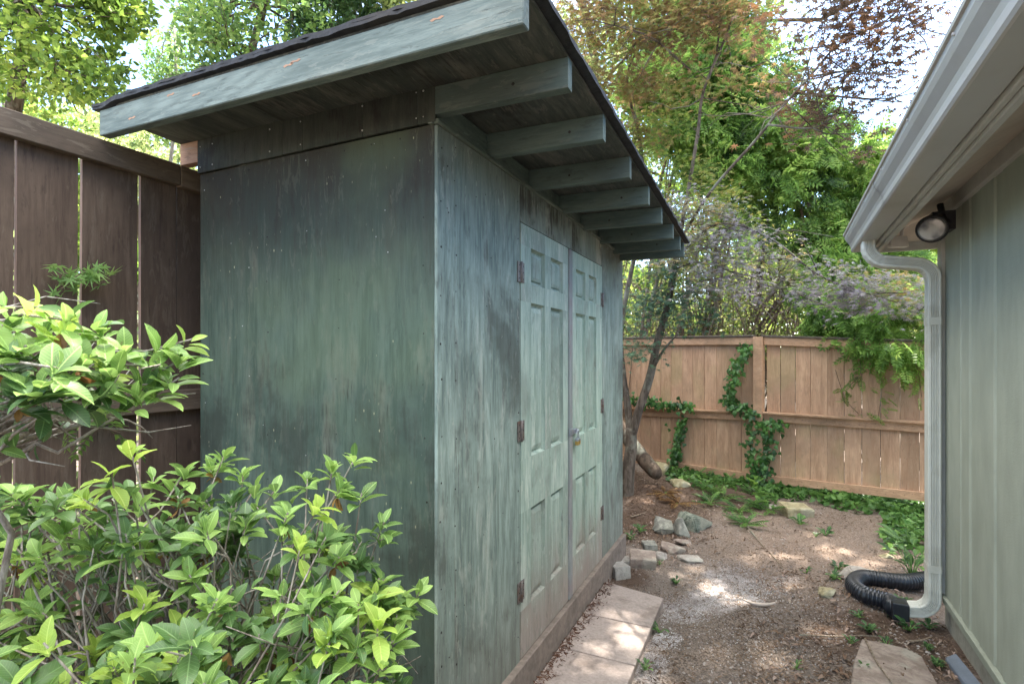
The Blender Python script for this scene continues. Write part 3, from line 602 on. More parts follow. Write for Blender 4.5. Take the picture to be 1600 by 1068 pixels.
for s0 in (.95, 3.2):
    b = MB(); o_ = [(n_+(.0015 if n_ > .4 else 0), z_-.0015) for n_, z_ in prof]; k = len(o_); vs = [H(n_, s0, z_) for n_, z_ in o_]+[H(n_, s0+.035, z_) for n_, z_ in o_]
    b.add(vs, [(i, i+1, k+i+1, k+i) for i in range(k-1)]); b.build('gutter_joint', M_gut, gut)
for s0 in np.arange(.1, 5, .55): b = MB(); b.disc(H(.468, s0, 2.405), nv, .005, .012, 8); b.build('gutter_spike', M_gut, gut)
# downspout: ribbed rectangular pipe with pleated elbows
def ribprof(w_, d_, rib=True):
    pts = []
    def side(p0, p1, nn):
        p0 = vec(p0); p1 = vec(p1); o = vec(nn); L = [0]
        pts.append(p0)
        if rib:
            for c in (.22, .36, .5, .64, .78): pts.extend([p0+(p1-p0)*(c-.035), p0+(p1-p0)*(c)+o*-.006, p0+(p1-p0)*(c+.035)])
    w2, d2 = w_/2, d_/2; r = .006
    for (a, c, n_) in (((-w2+r, -d2), (w2-r, -d2), (0, -1)), ((w2, -d2+r), (w2, d2-r), (1, 0)), ((w2-r, d2), (-w2+r, d2), (0, 1)), ((-w2, d2-r), (-w2, -d2+r), (-1, 0))):
        side(a, c, n_); pts.append(vec(c))
    return [tuple(p) for p in pts]
sp_n, sp_s = .064, .058
W_, D_ = .094, .068      # along the wall, away from it
prf = ribprof(W_, D_)
b = MB()
def spath(path, pleat=True):   # path of (n, z) in the plane s = const; builds frames
    pts = []; xs_ = []; ys_ = []; sc = []
    for i in range(len(path)):
        a = path[max(0, i-1)]; c = path[min(len(path)-1, i+1)]; t = unit([c[0]-a[0], c[1]-a[1]]); nn = vec([-t[1], t[0]])
        pts.append(H(path[i][0], sp_s, path[i][1])); xs_.append(dv); ys_.append(nv*nn[0]+vec([0, 0, nn[1]])); sc.append(1.0)
    return pts, xs_, ys_, sc
def arc(cx, cz, r, a0, a1, n): return [(cx+r*math.cos(R(a0+(a1-a0)*i/n)), cz+r*math.sin(R(a0+(a1-a0)*i/n))) for i in range(n+1)]
top = [(.385, 2.312), (.385, 2.285)]+arc(.385-.105, 2.27, .105, 0, -75, 9)+arc(sp_n+.10, 2.045, .10, 97, 180, 9)[0:]
def pleat(path, a, z_): return [1.0+(.035 if (k % 2) and a <= k <= z_ else 0) for k in range(len(path))]
pts, X_, Y_, sc = spath(top); b.smooth = False; b.sweep(prf, pts, X_, Y_, pleat(top, 2, len(top)-2))
st = [(sp_n, 2.05), (sp_n, 1.0), (sp_n, .20)]; pts, X_, Y_, sc = spath(st); b.sweep(ribprof(W_*.97, D_*.96), pts, X_, Y_)
for z in (1.80, .355):
    q = [(sp_n, z+.022), (sp_n, z-.022)]; pts, X_, Y_, sc = spath(q); b.sweep(ribprof(W_*1.03, D_*1.05, False), pts, X_, Y_)
low = [(sp_n, .24), (sp_n, .20)]+[(sp_n+.10-.10*math.cos(R(a)), .185-.10*math.sin(R(a))) for a in np.arange(5, 76, 8)]+[(sp_n+.125, .083)]
pts, X_, Y_, sc = spath(low); b.sweep(prf, pts, X_, Y_, pleat(low, 2, 10))
b.build('downspout', M_spout, house)
b = MB(); hb(b, .0, .012, sp_s-.075, sp_s-.045, 1.965, 1.985); b.build('strap', M_dark, house)

# floodlights under the eave
M_blk = plain('lamp_black', (.015, .014, .016), .45, .2, 40)
M_lens = NT('lamp_glass'); M_lens.base(M_lens.mix(M_lens.ramp(M_lens.noise(M_lens.objco(), 14, 2), .35, .65), (.13, .12, .13), (.45, .43, .42)), .12, .7); M_lens = M_lens.m
M_wht = plain('lamp_white', (.48, .47, .45), .5, .1)
def lamp(u, v, t, r, aim): return P(u, v, t)
L1 = P(1457, 357, 2.80); aim = unit(vec([-.02, -1, -.40])+vec([-.42, 0, 0]))
sl_ = thing('floodlight', 'round black floodlight with frosted lens tucked under the house eave', 'floodlight', L1)
b = MB(); prof_ = [(-.135, .034), (-.12, .052), (-.055, .058), (-.03, .062), (-.012, .068), (.012, .072), (.014, .062)]
b.tube([L1+aim*a for a, _ in prof_], [r for _, r in prof_], 28); b.tube([L1-aim*.10, L1-aim*.10+vec([.03, .02, .05]), vec([L1[0]+.06, L1[1]+.12, 2.41])], .016, 8); b.obox(L1-aim*.11+vec([-.02, .0, -.03]), (.10, .0, 0), (0, .11, 0), (0, 0, .10)); b.build('housing', M_blk, sl_)
b = MB(); b.tube([L1+aim*.0145, L1+aim*.019, L1+aim*.021], [.061, .05, .02], 28); b.build('lens', M_lens, sl_)
L2 = P(1409, 373, 3.4)
s2 = thing('floodlight', 'small square white floodlight on an arm beside the bent downspout top', 'floodlight', L2)
b = MB(); b.obox(L2+vec([-.055, -.02, -.05]), (.10, .045, 0), (-.02, .04, 0), (-.008, 0, .07)); b.build('lamp_head', M_wht, s2, bevel=.004)
b = MB(); b.tube([L2+vec([0, .0, .02]), L2+vec([.0, 0, .055]), L2+vec([.02, .01, .08])], .012, 8); b.obox(L2+vec([-.03, -.02, .075]), (.13, .06, .0), (-.02, .045, 0), (0, 0, .04)); b.build('arm', M_wht, s2, bevel=.003)

# ------------------------------------------------------------------ paving slabs
M_pav = plain('paver', (.35, .29, .26), .9, .14, 60, bump=.6, dirt=(.15, .115, .095), dirt_amt=.65, dscale=6, bdist=.004)
def paver(y0, y1, lab, sk=0):
    t = MB(); zz = .05
    t.hexa([(-.990, y0+.004, -.02), (-.590, y0+.004, -.02), (-.590, y1-.004, -.02), (-.990, y1-.004+sk, -.02), (-.992, y0+.003, zz), (-.588, y0+.003, zz), (-.588, y1-.003, zz), (-.992, y1-.003+sk, zz)])
    tag(t.build('paving_slab', M_pav, bevel=.006, bseg=2), lab, 'paving slab', 'square paving slabs below the shed doors')
paver(3.115, 3.53, 'reddish square paving slab farthest from the camera at the shed base', .09)
paver(2.70, 3.113, 'middle reddish square paving slab with bright sun patches on it')
paver(2.285, 2.698, 'reddish paving slab nearest the camera cut by the photo edge')
# ================================================================== STONES, PIPE, LITTER
def stone_mat(name, a, b_, lich=(.35, .36, .3), la=.4):
    m = NT(name); oc = m.objco(); n1 = m.noise(oc, 14, 7, .7, .4); n2 = m.noise(oc, 60, 4, .7); n3 = m.noise(oc, 5, 4, .6)
    c = m.mix(m.ramp(n1, .35, .65), a, b_); c = m.mix(m.math('MULTIPLY', m.ramp(n3, .5, .62), la), c, lich); c = m.mix(m.math('MULTIPLY', m.ramp(n2, .55, .7), .4), c, tuple(q*.4 for q in a))
    m.base(c, .9, .25); m.bump(m.math('ADD', n1, m.math('MULTIPLY', n2, .4)), .8, .01); return m.m
M_st = [stone_mat('stone_tan', (.20, .155, .13), (.33, .27, .23)), stone_mat('stone_grey', (.15, .15, .13), (.30, .29, .25)), stone_mat('stone_green', (.10, .12, .10), (.24, .26, .21), (.4, .38, .3)), stone_mat('stone_pale', (.27, .24, .21), (.42, .38, .34)), stone_mat('stone_cement', (.28, .26, .24), (.40, .38, .35), la=.2), stone_mat('stone_ochre', (.22, .19, .11), (.38, .33, .2))]
import bmesh
def stone(u, v, wpx, hpx, mi, lab, flat=.6, blocky=0, group=None, cat='stone', rot=0, name='stone'):
    g = G(u, v+hpx*.35); t = CAMZ/((v+hpx*.35-HZ)/F); w_ = wpx/F*t/2; h = hpx/F*t*.5*flat; dpt = min(w_*1.1, max(hpx/F*t*.55/.35*.6, w_*.55))
    bm = bmesh.new()
    rs = random.Random(int(u*7+v))
    pts = []
    if blocky:
        for x in (-1, 1):
            for y in (-1, 1):
                for z in (-1, 1): pts.append((x*(1-.15*rs.random()), y*(1-.15*rs.random()), z*(1-.12*rs.random())))
    else:
        for _ in range(16):
            p = Vector((rs.gauss(0, 1), rs.gauss(0, 1), rs.gauss(0, 1))).normalized(); p = Vector([max(-.78, min(.78, q))/.78 for q in p]); pts.append(tuple(p))
    for p in pts: bm.verts.new((p[0]*w_, p[1]*dpt, p[2]*h))
    r_ = bmesh.ops.convex_hull(bm, input=bm.verts); bmesh.ops.delete(bm, geom=[q for q in r_['geom_unused'] if isinstance(q, bmesh.types.BMVert)], context='VERTS')
    bmesh.ops.bevel(bm, geom=list(bm.edges), offset=w_*(.05 if blocky else .06), segments=2, affect='EDGES', clamp_overlap=True)
    bmesh.ops.triangulate(bm, faces=bm.faces); bmesh.ops.subdivide_edges(bm, edges=[e for e in bm.edges if e.calc_length() > w_*.25], cuts=2, use_grid_fill=True)
    from mathutils import noise as N_
    for q in bm.verts: q.co += q.co.normalized()*w_*.10*N_.noise(q.co*(3.5/w_)*.6+Vector((u, v, 0)))+q.co.normalized()*w_*.03*N_.noise(q.co*(9/w_)+Vector((v, u, 0)))
    me = bpy.data.meshes.new(name); bm.to_mesh(me); bm.free(); me.materials.append(M_st[mi])
    o = bpy.data.objects.new(name, me); COL.objects.link(o); o.location = (g[0], g[1], float(gz(g[0], g[1]))+h*.38); o.rotation_euler = (rs.uniform(-.1, .1), rs.uniform(-.1, .1), YAW+rot)
    return tag(o, lab, cat, group)
GR = 'loose stones piled by the shed corner'
stone(1036, 819, 34, 26, 1, 'jagged pale grey stone at the left of the upper pile beside the shed', .9, group=GR)
stone(1066, 823, 28, 32, 1, 'upright grey stone leaning between the jagged stone and the dark boulder', 1.1, group=GR)
stone(1087, 812, 50, 36, 2, 'largest dark green-grey boulder of the pile beside the shed', .9, group=GR)
stone(1048, 846, 38, 22, 0, 'flat reddish wedge stone in the middle of the pile', .7, group=GR, rot=.3)
stone(1071, 843, 38, 12, 0, 'low brownish stone just in front of the dark boulder', .6, group=GR)
stone(1079, 866, 38, 17, 3, 'thin pale flat stone lowest and farthest right of the pile', .5, group=GR)
stone(1005, 866, 42, 32, 0, 'big rounded tan block stone near the shed corner', .8, 1, group=GR, rot=-.2)
stone(1015, 847, 22, 15, 1, 'small square grey stone behind the big tan block', .8, 1, group=GR)
stone(1033, 862, 24, 18, 3, 'small whitish stone right of the big tan block', .8, group=GR)
stone(969, 889, 26, 26, 4, 'grey cut cement block against the shed plinth', 1.0, 1, group=GR, rot=.2)
stone(976, 872, 22, 16, 4, 'small grey cement lump behind the cut block', .8, 1, group=GR, rot=.1)
stone(1243, 794, 46, 20, 5, 'flat brick shaped stone lying alone near the ivied fence post', .9, 1, name='flat_stone')
stone(1205, 788, 34, 12, 3, 'low white-flecked stone half buried left of the brick shaped stone', .5)
stone(1341, 893, 60, 28, 3, 'pale flaky rock behind the black drain pipe', .7)
stone(1291, 925, 28, 18, 5, 'small ochre rock left of the black drain pipe', .8)
stone(1035, 742, 34, 26, 5, 'mossy tan stone on the bank right of the maple trunk', .9)
stone(1062, 765, 30, 18, 5, 'smaller mossy stone lower on the bank beside the ferns', .7)
stone(1385, 862, 20, 8, 5, 'tiny tan pebble on bare clay near the fence ivy', .7)
# stepping stone from its outline
def flatstone(outline, z0, z1, mat, lab, name, cat):
    ps = [G(u, v, z1) for u, v in outline]; c = np.mean(ps, 0); b = MB(); k = len(ps)
    ring = lambda f, z: [(c[0]+(p[0]-c[0])*f, c[1]+(p[1]-c[1])*f, z) for p in ps]
    b.add(ring(1.01, z0)+ring(1.0, z1-.008)+ring(.97, z1)+ring(.6, z1+.002), [tuple(range(k))[::-1]]+[(j*k+i, j*k+(i+1) % k, (j+1)*k+(i+1) % k, (j+1)*k+i) for j in range(3) for i in range(k)]+[tuple(3*k+i for i in range(k))])
    if b: pass
    o = b.build(name, mat); 
    bm = bmesh.new(); bm.from_mesh(o.data); bmesh.ops.recalc_face_normals(bm, faces=bm.faces); bm.to_mesh(o.data); bm.free()
    return tag(o, lab, cat)
flatstone([(1346, 997), (1372, 1001), (1415, 1011), (1441, 1024), (1452, 1045), (1465, 1066), (1475, 1090), (1335, 1090), (1330, 1062), (1333, 1035)], -.03, .035, M_st[0], 'broad flat stepping stone at the bottom edge with a twig across it', 'stepping_stone', 'stepping stone')
M_bl = plain('edging_grey', (.13, .15, .18), .7, .1, 20)
b = MB(); g0 = G(1488, 1030, .05); b.obox((g0[0]-.02, g0[1]+.05, -.02), (.05, .01, .03), (.03, -.34, 0), (0, 0, .055)); tag(b.build('edging_strip', M_bl, bevel=.01, bseg=2), 'blue-grey plastic edging piece lying against the house foundation', 'edging')

# black corrugated pipe
M_pipe = plain('pipe_black', (.010, .013, .020), .36, .25, 25, bump=.1, dirt=(.04, .037, .034), dirt_amt=.25, spec=.55)
pe = H(sp_n+.15, sp_s, .075)
pipe = thing('drain_pipe', 'black corrugated drain pipe curling out from the downspout elbow', 'drain pipe', pe)
ctrl = [pe+vec([-.04, -.01, .0]), G(1390, 940, .06), G(1352, 928, .06), G(1334, 914, .055), G(1346, 902, .055), G(1380, 905, .05), G(1420, 908, .045), G(1470, 900, .04)]
def spline(c, n):
    c = [2*c[0]-c[1]]+list(c)+[2*c[-1]-c[-2]]; o = []
    for i in range(1, len(c)-2):
        for t in np.linspace(0, 1, n, endpoint=False):
            a, b_, d, e = c[i-1], c[i], c[i+1], c[i+2]; o.append(.5*((2*b_)+(-a+d)*t+(2*a-5*b_+4*d-e)*t*t+(-a+3*b_-3*d+e)*t**3))
    o.append(c[-2]); return o
pp = spline(ctrl, 60); ds = [0]
for i in range(1, len(pp)): ds.append(ds[-1]+np.linalg.norm(pp[i]-pp[i-1]))
L = ds[-1]; m_ = int(L/.0034); q = [vec([np.interp(L*i/m_, ds, [p[k] for p in pp]) for k in range(3)]) for i in range(m_+1)]
rr = [.047+(.006 if (i//2) % 3 else -.003) for i in range(m_+1)]
b = MB(); b.tube(q, rr, 24); b.build('corrugated_hose', M_pipe, pipe)
b = MB(); sx = unit(nv); b.obox(pe-sx*.03+dv*-.055+vec([0, 0, -.052]), sx*.085, dv*.11, vec([0, 0, .10])); b.build('adapter', M_pipe, pipe, bevel=.006, bseg=2)

# old log lying behind the maple
M_log = bark('log_bark', (.05, .036, .027), (.13, .095, .07), 18)
b = MB(); p0 = G(965, 712, .25); pts = [P(960, 655, 6.7), P(985, 690, 6.5), P(1010, 722, 6.2), P(1028, 742, 6.0)]
pts = [vec([p[0], p[1], max(.09, p[2])]) for p in pts]; b.tube(spline(pts, 6), [.075, .08, .085, .08, .085, .08, .085, .08, .085, .09, .08, .085, .085, .08, .08, .08, .08, .075, .06][:19], 12); b.build('fallen_log', M_log)
tag(bpy.data.objects['fallen_log'], 'thick brown log slanting down to the ground behind the slim maple trunk', 'log')

# litter: chips, dead leaves, needles
def litter(name, n, regions, cols, smin, smax, lab, tm, rise=.004, lift=.0):
    U = []
    for (u0, u1, v0, v1, wt) in regions:
        k = int(n*wt); u = rng.uniform(u0, u1, k); v = rng.uniform(v0, v1, k); U += [G(a, c) for a, c in zip(u, v)]
    U = np.array(U); keep = (U[:, 0] > -.98) & ~((U[:, 0] < -.575) & (U[:, 1] > 2.2) & (U[:, 1] < 3.55)) & (U[:, 0] < .97) | (U[:, 1] > 4.3); U = U[keep]
    U[:, 2] = gz(U[:, 0], U[:, 1])+rise; n = len(U)
    D = rand_dirs(n, 0, .25); N = rand_dirs(n, 2.2); s_ = rng.uniform(smin, smax, n)
    return leaves(name, tm, U, D, N, s_, leafmat(name+'_mat', cols, .1, .8, spec=.1), kind='stuff')
def T_chip(): return vec([(-.12, 0, 0), (.12, .02, 0), (.09, 1, .06), (-.1, .95, 0)]), [(0, 1, 2, 3)]
def T_dead():
    v, f = T_ovate(); v = v.copy(); v[:, 2] += .5*v[:, 0]**2*4+.18*np.sin(v[:, 1]*5); return v, f
litter('bark_chips', 20000, [(960, 1480, 740, 830, .25), (950, 1300, 830, 1068, .13), (1150, 1530, 850, 1068, .22), (960, 1110, 740, 850, .25)], [(.05, .03, .02), (.14, .09, .06), (.24, .17, .12), (.38, .31, .25)], .008, .03, '', T_chip())
litter('dead_leaves', 560, [(1000, 1300, 740, 850, .25), (1180, 1500, 880, 1068, .5), (960, 1130, 740, 880, .35)], [(.14, .08, .05), (.25, .17, .12), (.42, .32, .27), (.45, .38, .3)], .02, .045, '', T_dead(), .008)
litter('pebbles', 2600, [(960, 1480, 760, 900, .4), (950, 1480, 880, 1068, .6)], [(.12, .10, .09), (.3, .26, .23), (.5, .46, .43)], .006, .018, '', (vec([(-.5, -.4, 0), (.5, -.35, .05), (.45, .4, 0), (-.4, .5, .04), (0, 0, .5)]), [(0, 1, 4), (1, 2, 4), (2, 3, 4), (3, 0, 4)]), 0)
# litter on and beside the slabs
n = 650; X0 = -.985+np.abs(rng.normal(0, .035, n)); Y0 = rng.uniform(2.2, 3.6, n); Pz = np.full(n, .0545)
leaves('slab_litter', T_chip(), np.stack([X0, Y0, Pz], 1), rand_dirs(n, 0, .2), rand_dirs(n, 2.5), rng.uniform(.006, .028, n), leafmat('slab_litter_mat', [(.05, .025, .015), (.12, .06, .04), (.2, .11, .07)], .05, .8, spec=.1), kind='stuff')
# gravel grains
n = 6500; U = []
for (u, v, r) in [(1060, 950, 50), (1110, 935, 55), (1140, 905, 55), (1010, 1035, 28), (1030, 1000, 28), (1165, 930, 45), (1200, 980, 120)]:
    for _ in range(n//7):
        cx, cy = [(0, 0), (.5, .3), (-.6, .2), (.2, -.5), (-.3, -.4), (.9, -.2)][int(rng.integers(6))]; U.append(G(u+(cx+rng.normal()*.28)*r*.9, v+(cy+rng.normal()*.28)*r*.6))
U = np.array(U); U = U[~((U[:, 0] < -.575) & (U[:, 1] < 3.55))]; U[:, 2] = gz(U[:, 0], U[:, 1])+.001; n = len(U)
tet = (vec([(-.5, -.4, 0), (.5, -.35, .05), (.45, .4, 0), (-.4, .5, .04), (0, 0, .55)]), [(0, 1, 4), (1, 2, 4), (2, 3, 4), (3, 0, 4)])
leaves('gravel', tet, U, rand_dirs(n, 0, .1), rand_dirs(n, 5), rng.uniform(.003, .0085, n), leafmat('gravel_mat', [(.2, .17, .16), (.45, .42, .41), (.7, .68, .67)], 0, .8, spec=.2), kind='stuff')
# twigs
M_twig = bark('twig_bark', (.12, .085, .06), (.30, .24, .18), 60)
tw = [([(1167, 822), (1190, 850), (1212, 874), (1222, 888)], .007, 'long thin stick lying on the bare clay towards the fence'), ([(1250, 991), (1310, 994), (1345, 993), (1385, 995)], .005, 'thin straight twig on the soil left of the stepping stone'),
      ([(1352, 998), (1368, 1030), (1385, 1055), (1400, 1075)], .006, 'curved twig lying across the stepping stone'), ([(985, 808), (1015, 800), (1050, 790), (1075, 782)], .008, 'brown stick on the mulch above the stone pile'), ([(1420, 1004), (1440, 1000), (1455, 996)], .009, 'short thick twig below the white downspout')]
for pts, r, lab in tw:
    zz = .045 if 'across' in lab else .012
    b = MB(); q = spline([G(u, v, zz)+vec([0, 0, .006*random.random()]) for u, v in pts], 6); b.tube(q, list(np.linspace(r, r*.45, len(q))), 6); tag(b.build('twig', M_twig), lab, 'twig')
b = MB(); q = spline([G(1161, 936, .012), G(1180, 943, .016), G(1200, 944, .014), G(1215, 940, .010)], 6); b.tube(q, [.004+.008*math.sin(math.pi*i/(len(q)-1)) for i in range(len(q))], 6)
M_husk = plain('husk', (.42, .35, .3), .8, .1); tag(b.build('dry_husk', M_husk), 'curved pale dry husk on the soil right of the slabs', 'husk')

# ================================================================== TREES
def branch_pts(a, c, bend=.12, n=6, sag=0):
    a = vec(a); c = vec(c); L = np.linalg.norm(c-a); o = [a]
    off = rng.normal(size=3)*L*bend
    for i in range(1, n):
        t = i/n; o.append(a+(c-a)*t+off*math.sin(math.pi*t)+rng.normal(size=3)*L*.018+vec([0, 0, -sag*L*t*t]))
    o.append(c+vec([0, 0, -sag*L])); return o
def clump_leaves(centres, rads, n, flat=.6, shell=.35):
    k = len(centres); w_ = np.array([r[0]*r[1]*r[2] for r in rads])**.67; w_ = w_/w_.sum(); idx = rng.choice(k, n, p=w_)
    d = rand_dirs(n); rr_ = (shell+(1-shell)*rng.random(n))**(.6); C = np.array(centres)[idx]; Rr = np.array(rads)[idx]
    p = C+d*Rr*rr_[:, None]; return p, d, idx
def tree(name, lab, base, trunk_top, r0, centres, rads, nl, tm, size, mat, bmat, group=None, cat='tree', up=.9, limbs=True, flat=1, droop=0, trunk_pts=None, lsize=.35, lr=.35):
    base = vec(base); t = thing(name, lab, cat, base, group)
    b = MB(); tp = trunk_pts or branch_pts(base-vec([0, 0, .15]), trunk_top, .03, 7); b.tube(tp, list(np.linspace(r0, r0*.35, len(tp))), 9)
    if limbs:
        for c in centres:
            c = vec(c); j = int(np.clip(round(len(tp)*np.clip((c[2]-.35*np.linalg.norm(c[:2]-base[:2])-base[2])/max(.5, tp[-1][2]-base[2]), .3, .98)), 1, len(tp)-1))
            s_ = tp[j]; r_ = r0*lr*(1-.5*j/len(tp)); q = branch_pts(s_, c, .08, 6); b.tube(q, list(np.linspace(r_, r_*.15, len(q))), 5)
            for _ in range(3):
                e = c+rng.normal(size=3)*vec(rads[0])*.55; q = branch_pts(q[3], e, .1, 4) if False else branch_pts(c*.6+s_*.4, e, .1, 4); b.tube(q, list(np.linspace(r_*.35, r_*.08, len(q))), 4)
    b.build('trunk', bmat, t)
    p, d, idx = clump_leaves(centres, rads, nl); n_ = len(p)
    D = unit(d*.6+rand_dirs(n_)*.8+vec([0, 0, -droop])); N = unit(rand_dirs(n_)*.75+vec([0, 0, up]))
    leaves('crown', tm, p, D, N, rng.uniform(size*(1-lsize), size*(1+lsize), n_), mat, t)
    return t
LM_far = leafmat('leaf_far_bright', [(0.045, 0.083, 0.018), (0.105, 0.195, 0.033), (0.225, 0.330, 0.060), (0.390, 0.480, 0.105)], .55, .5, clump=.8)
LM_farb = leafmat('leaf_far_green', [(.04, .09, .03), (.09, .18, .05), (.18, .29, .07), (.30, .38, .12)], .5, .5, clump=.9)
LM_dark = leafmat('leaf_far_dark', [(0.018, 0.050, 0.022), (0.040, 0.099, 0.032), (0.081, 0.162, 0.054)], .35, .5, clump=1.0)
LM_pale = leafmat('leaf_pale', [(0.095, 0.149, 0.054), (0.189, 0.257, 0.095), (0.338, 0.405, 0.149), (0.486, 0.513, 0.216)], .55, .5, clump=.7)
BK = bark('bark_brown', (.045, .032, .022), (.13, .10, .075), 14); BKg = bark('bark_grey', (.10, .095, .085), (.24, .22, .19), 20)
def region(pts):  # (u, v, t, radius) -> centres, radii
    c = [P(u, v, t) for u, v, t, r in pts]; return c, [(r, r, r*.72) for _, _, _, r in pts]
GT = 'trees beyond the fences'
T4 = T_diamond()
# A: left tree with a dark trunk
pts = [(-60+random.random()*250, -160+random.random()*300, 10.5+random.random()*3, .45+.4*random.random()) for _ in range(46)]
pts = [p for p in pts if not (p[0] > 150 and p[1] > 60)]+[(150, -30, 11, .6), (195, 20, 11.5, .5), (170, 100, 12, .5), (120, 130, 12, .55), (60, 150, 12.5, .6), (0, 60, 10.5, .6), (90, 60, 11, .6)]
c, r = region(pts); bs = P(14, 300, 12); bs[2] = 0
tree('broadleaf_tree', 'tall tree with dark bare trunk at the far left above the dark fence', bs, P(46, -150, 12), .21, c, r, 11000, T4, .155, LM_far, BK, GT, trunk_pts=[bs, P(14, 300, 12), P(22, 170, 12), P(34, 90, 12), P(42, 0, 12), P(52, -140, 12)])
# B: bright green tree above the shed roof
pts = [(300+random.random()*190, -120+random.random()*290, 13+random.random()*4, .6+.5*random.random()) for _ in range(40)]+[(300, 110, 14, .6), (285, 150, 15, .6), (330, 60, 14, .6), (310, 30, 14.5, .7)]
c, r = region(pts); bs = P(400, 500, 15.5); bs[2] = 0
tree('broadleaf_tree', 'bright green leafy tree rising behind the left half of the shed roof', bs, P(400, -120, 15.5), .22, c, r, 9000, T4, .16, LM_farb, BK, GT)
# B2 thin sparse tree left of it
pts = [(240+random.random()*60, 60+random.random()*170, 17+random.random()*3, .5+.3*random.random()) for _ in range(14)]
c, r = region(pts); bs = P(265, 500, 18); bs[2] = 0
tree('slender_tree', 'thin blue-green tree standing in the sky gap left of the shed roof', bs, P(272, 40, 18), .10, c, r, 3200, T4, .13, LM_farb, BKg, GT)
# C dark tree behind roof centre
pts = [(480+random.random()*130, -120+random.random()*260, 15+random.random()*4, .6+.4*random.random()) for _ in range(26)]
c, r = region(pts); bs = P(545, 500, 17.5); bs[2] = 0
tree('broadleaf_tree', 'darker ivy-covered tree behind the middle of the shed roof', bs, P(545, -100, 17.5), .25, c, r, 11000, T4, .16, LM_dark, BKg, GT)
pts = [(600+random.random()*170, -160+random.random()*200, 15+random.random()*4, .6+.4*random.random()) for _ in range(24)]
c, r = region(pts); bs = P(680, 500, 17); bs[2] = 0
tree('broadleaf_tree', 'pale sunlit tree glimpsed above the highest part of the shed roof', bs, P(680, -100, 17), .2, c, r, 7000, T4, .17, LM_pale, BKg, GT)
# D low bright mass over the left fence
for i, (u0, u1, v0, lab, n_) in enumerate([(-120, 130, 150, 'yellow-green tree crown low behind the far left of the dark fence', 8000), (110, 330, 165, 'yellow-green tree crown seen between dark fence and shed roof', 9000)]):
    pts = [(u0+random.random()*(u1-u0), v0+random.random()*210, 19+random.random()*5, .8+.6*random.random()) for _ in range(24)]
    c, r = region(pts); bs = P((u0+u1)/2, 500, 22); bs[2] = 0
    tree('broadleaf_tree', lab, bs, P((u0+u1)/2, v0, 22), .2, c, r, n_, T4, .2, LM_pale if i else LM_far, BK, GT)
# undergrowth visible through the left fence gaps
for i, (x, y) in enumerate([(-4.2, .3), (-4.4, 2.1), (-4.3, 4.0)]):
    cs = [vec([x+random.uniform(-.5, .5), y+random.uniform(-.9, .9), random.uniform(.3, 2.3)]) for _ in range(12)]
    tree('hedge_shrub', ['sunlit shrub behind the nearest boards of the dark fence', 'sunlit shrub behind the dark fence near the shed corner', 'sunlit shrub behind the dark fence and behind the shed'][i], (x, y, 0), (x, y, 1.6), .05, cs, [(.5, .5, .45)]*12, 2600, T4, .09, LM_pale, BK, 'shrubs behind the dark fence', cat='shrub')
# E: backdrop of sunlit woods beyond the rear fence
for i, (u0, u1, v0, v1, t0, mt, lab) in enumerate([
        (820, 980, -200, 430, 11, LM_pale, 'sunlit yellow-green tree directly beyond the shed roof edge'),
        (940, 1090, -160, 470, 12.5, LM_far, 'pale backlit tree behind the red maple canopy'),
        (1050, 1210, -60, 480, 18, LM_farb, 'green tree behind the middle of the vine tangle'),
        (1180, 1330, 190, 520, 20, LM_far, 'low bright tree behind the right of the vine tangle'),
        (1320, 1480, 190, 540, 22, LM_pale, 'pale yellowish tree in the gap beside the gutter'),
        (1470, 1700, 250, 560, 20, LM_far, 'tree mostly hidden behind the house eaves')]):
    pts = [(u0-10+random.random()*(u1-u0+20), v0+random.random()*(v1-v0), t0+random.random()*4, (.5 if i < 2 else .9)+.5*random.random()) for _ in range(34 if i < 3 else 20)]
    c, r = region(pts); bs = P((u0+u1)/2, 500, t0+2); bs[2] = 0
    tree('broadleaf_tree', lab, bs, P((u0+u1)/2, v0+60, t0+2), .2, c, r, 9000 if i < 3 else 7000, T4, .12 if i < 2 else .19, mt, BK, GT)
# tall trees out of frame to the right shade the yard
for i, (x, y, cx, cy, h, n_) in enumerate(SHADE):
    cs = [vec([cx+random.gauss(0, 1.4), cy+random.gauss(0, 1.4), h+random.uniform(-2.0, 2.6)]) for _ in range(24)]
    tree('broadleaf_tree', ['tall tree beyond the house end shading the yard', 'second tall tree farther behind the house', 'tall tree behind the house roof ridge', 'tall tree past the back corner of the house', 'great shade tree far right behind the house'][i], (x, y, 0), (x*.8+cx*.2, y*.8+cy*.2, h), .22, cs, [(1.05, 1.05, .8)]*24, n_, T4, .22, LM_farb, BK, GT)
# far wood on the horizon
n_ = 26000; ang = rng.uniform(-1.35, 1.2, n_); dist = rng.uniform(28, 36, n_); hh = 7.5+2.2*np.sin(ang*9)+1.4*np.sin(ang*23+1); zf = rng.random(n_)**.9*hh
keepw = ~((ang > .0) & (ang < .5) & (zf > 8.5)); 
pf = np.stack([np.sin(ang)*dist, np.cos(ang)*dist, zf], 1)[keepw]; n_ = len(pf)
leaves('far_wood', T4, pf, rand_dirs(n_), rand_dirs(n_, .6), rng.uniform(.5, .95, n_), LM_far, kind='stuff')

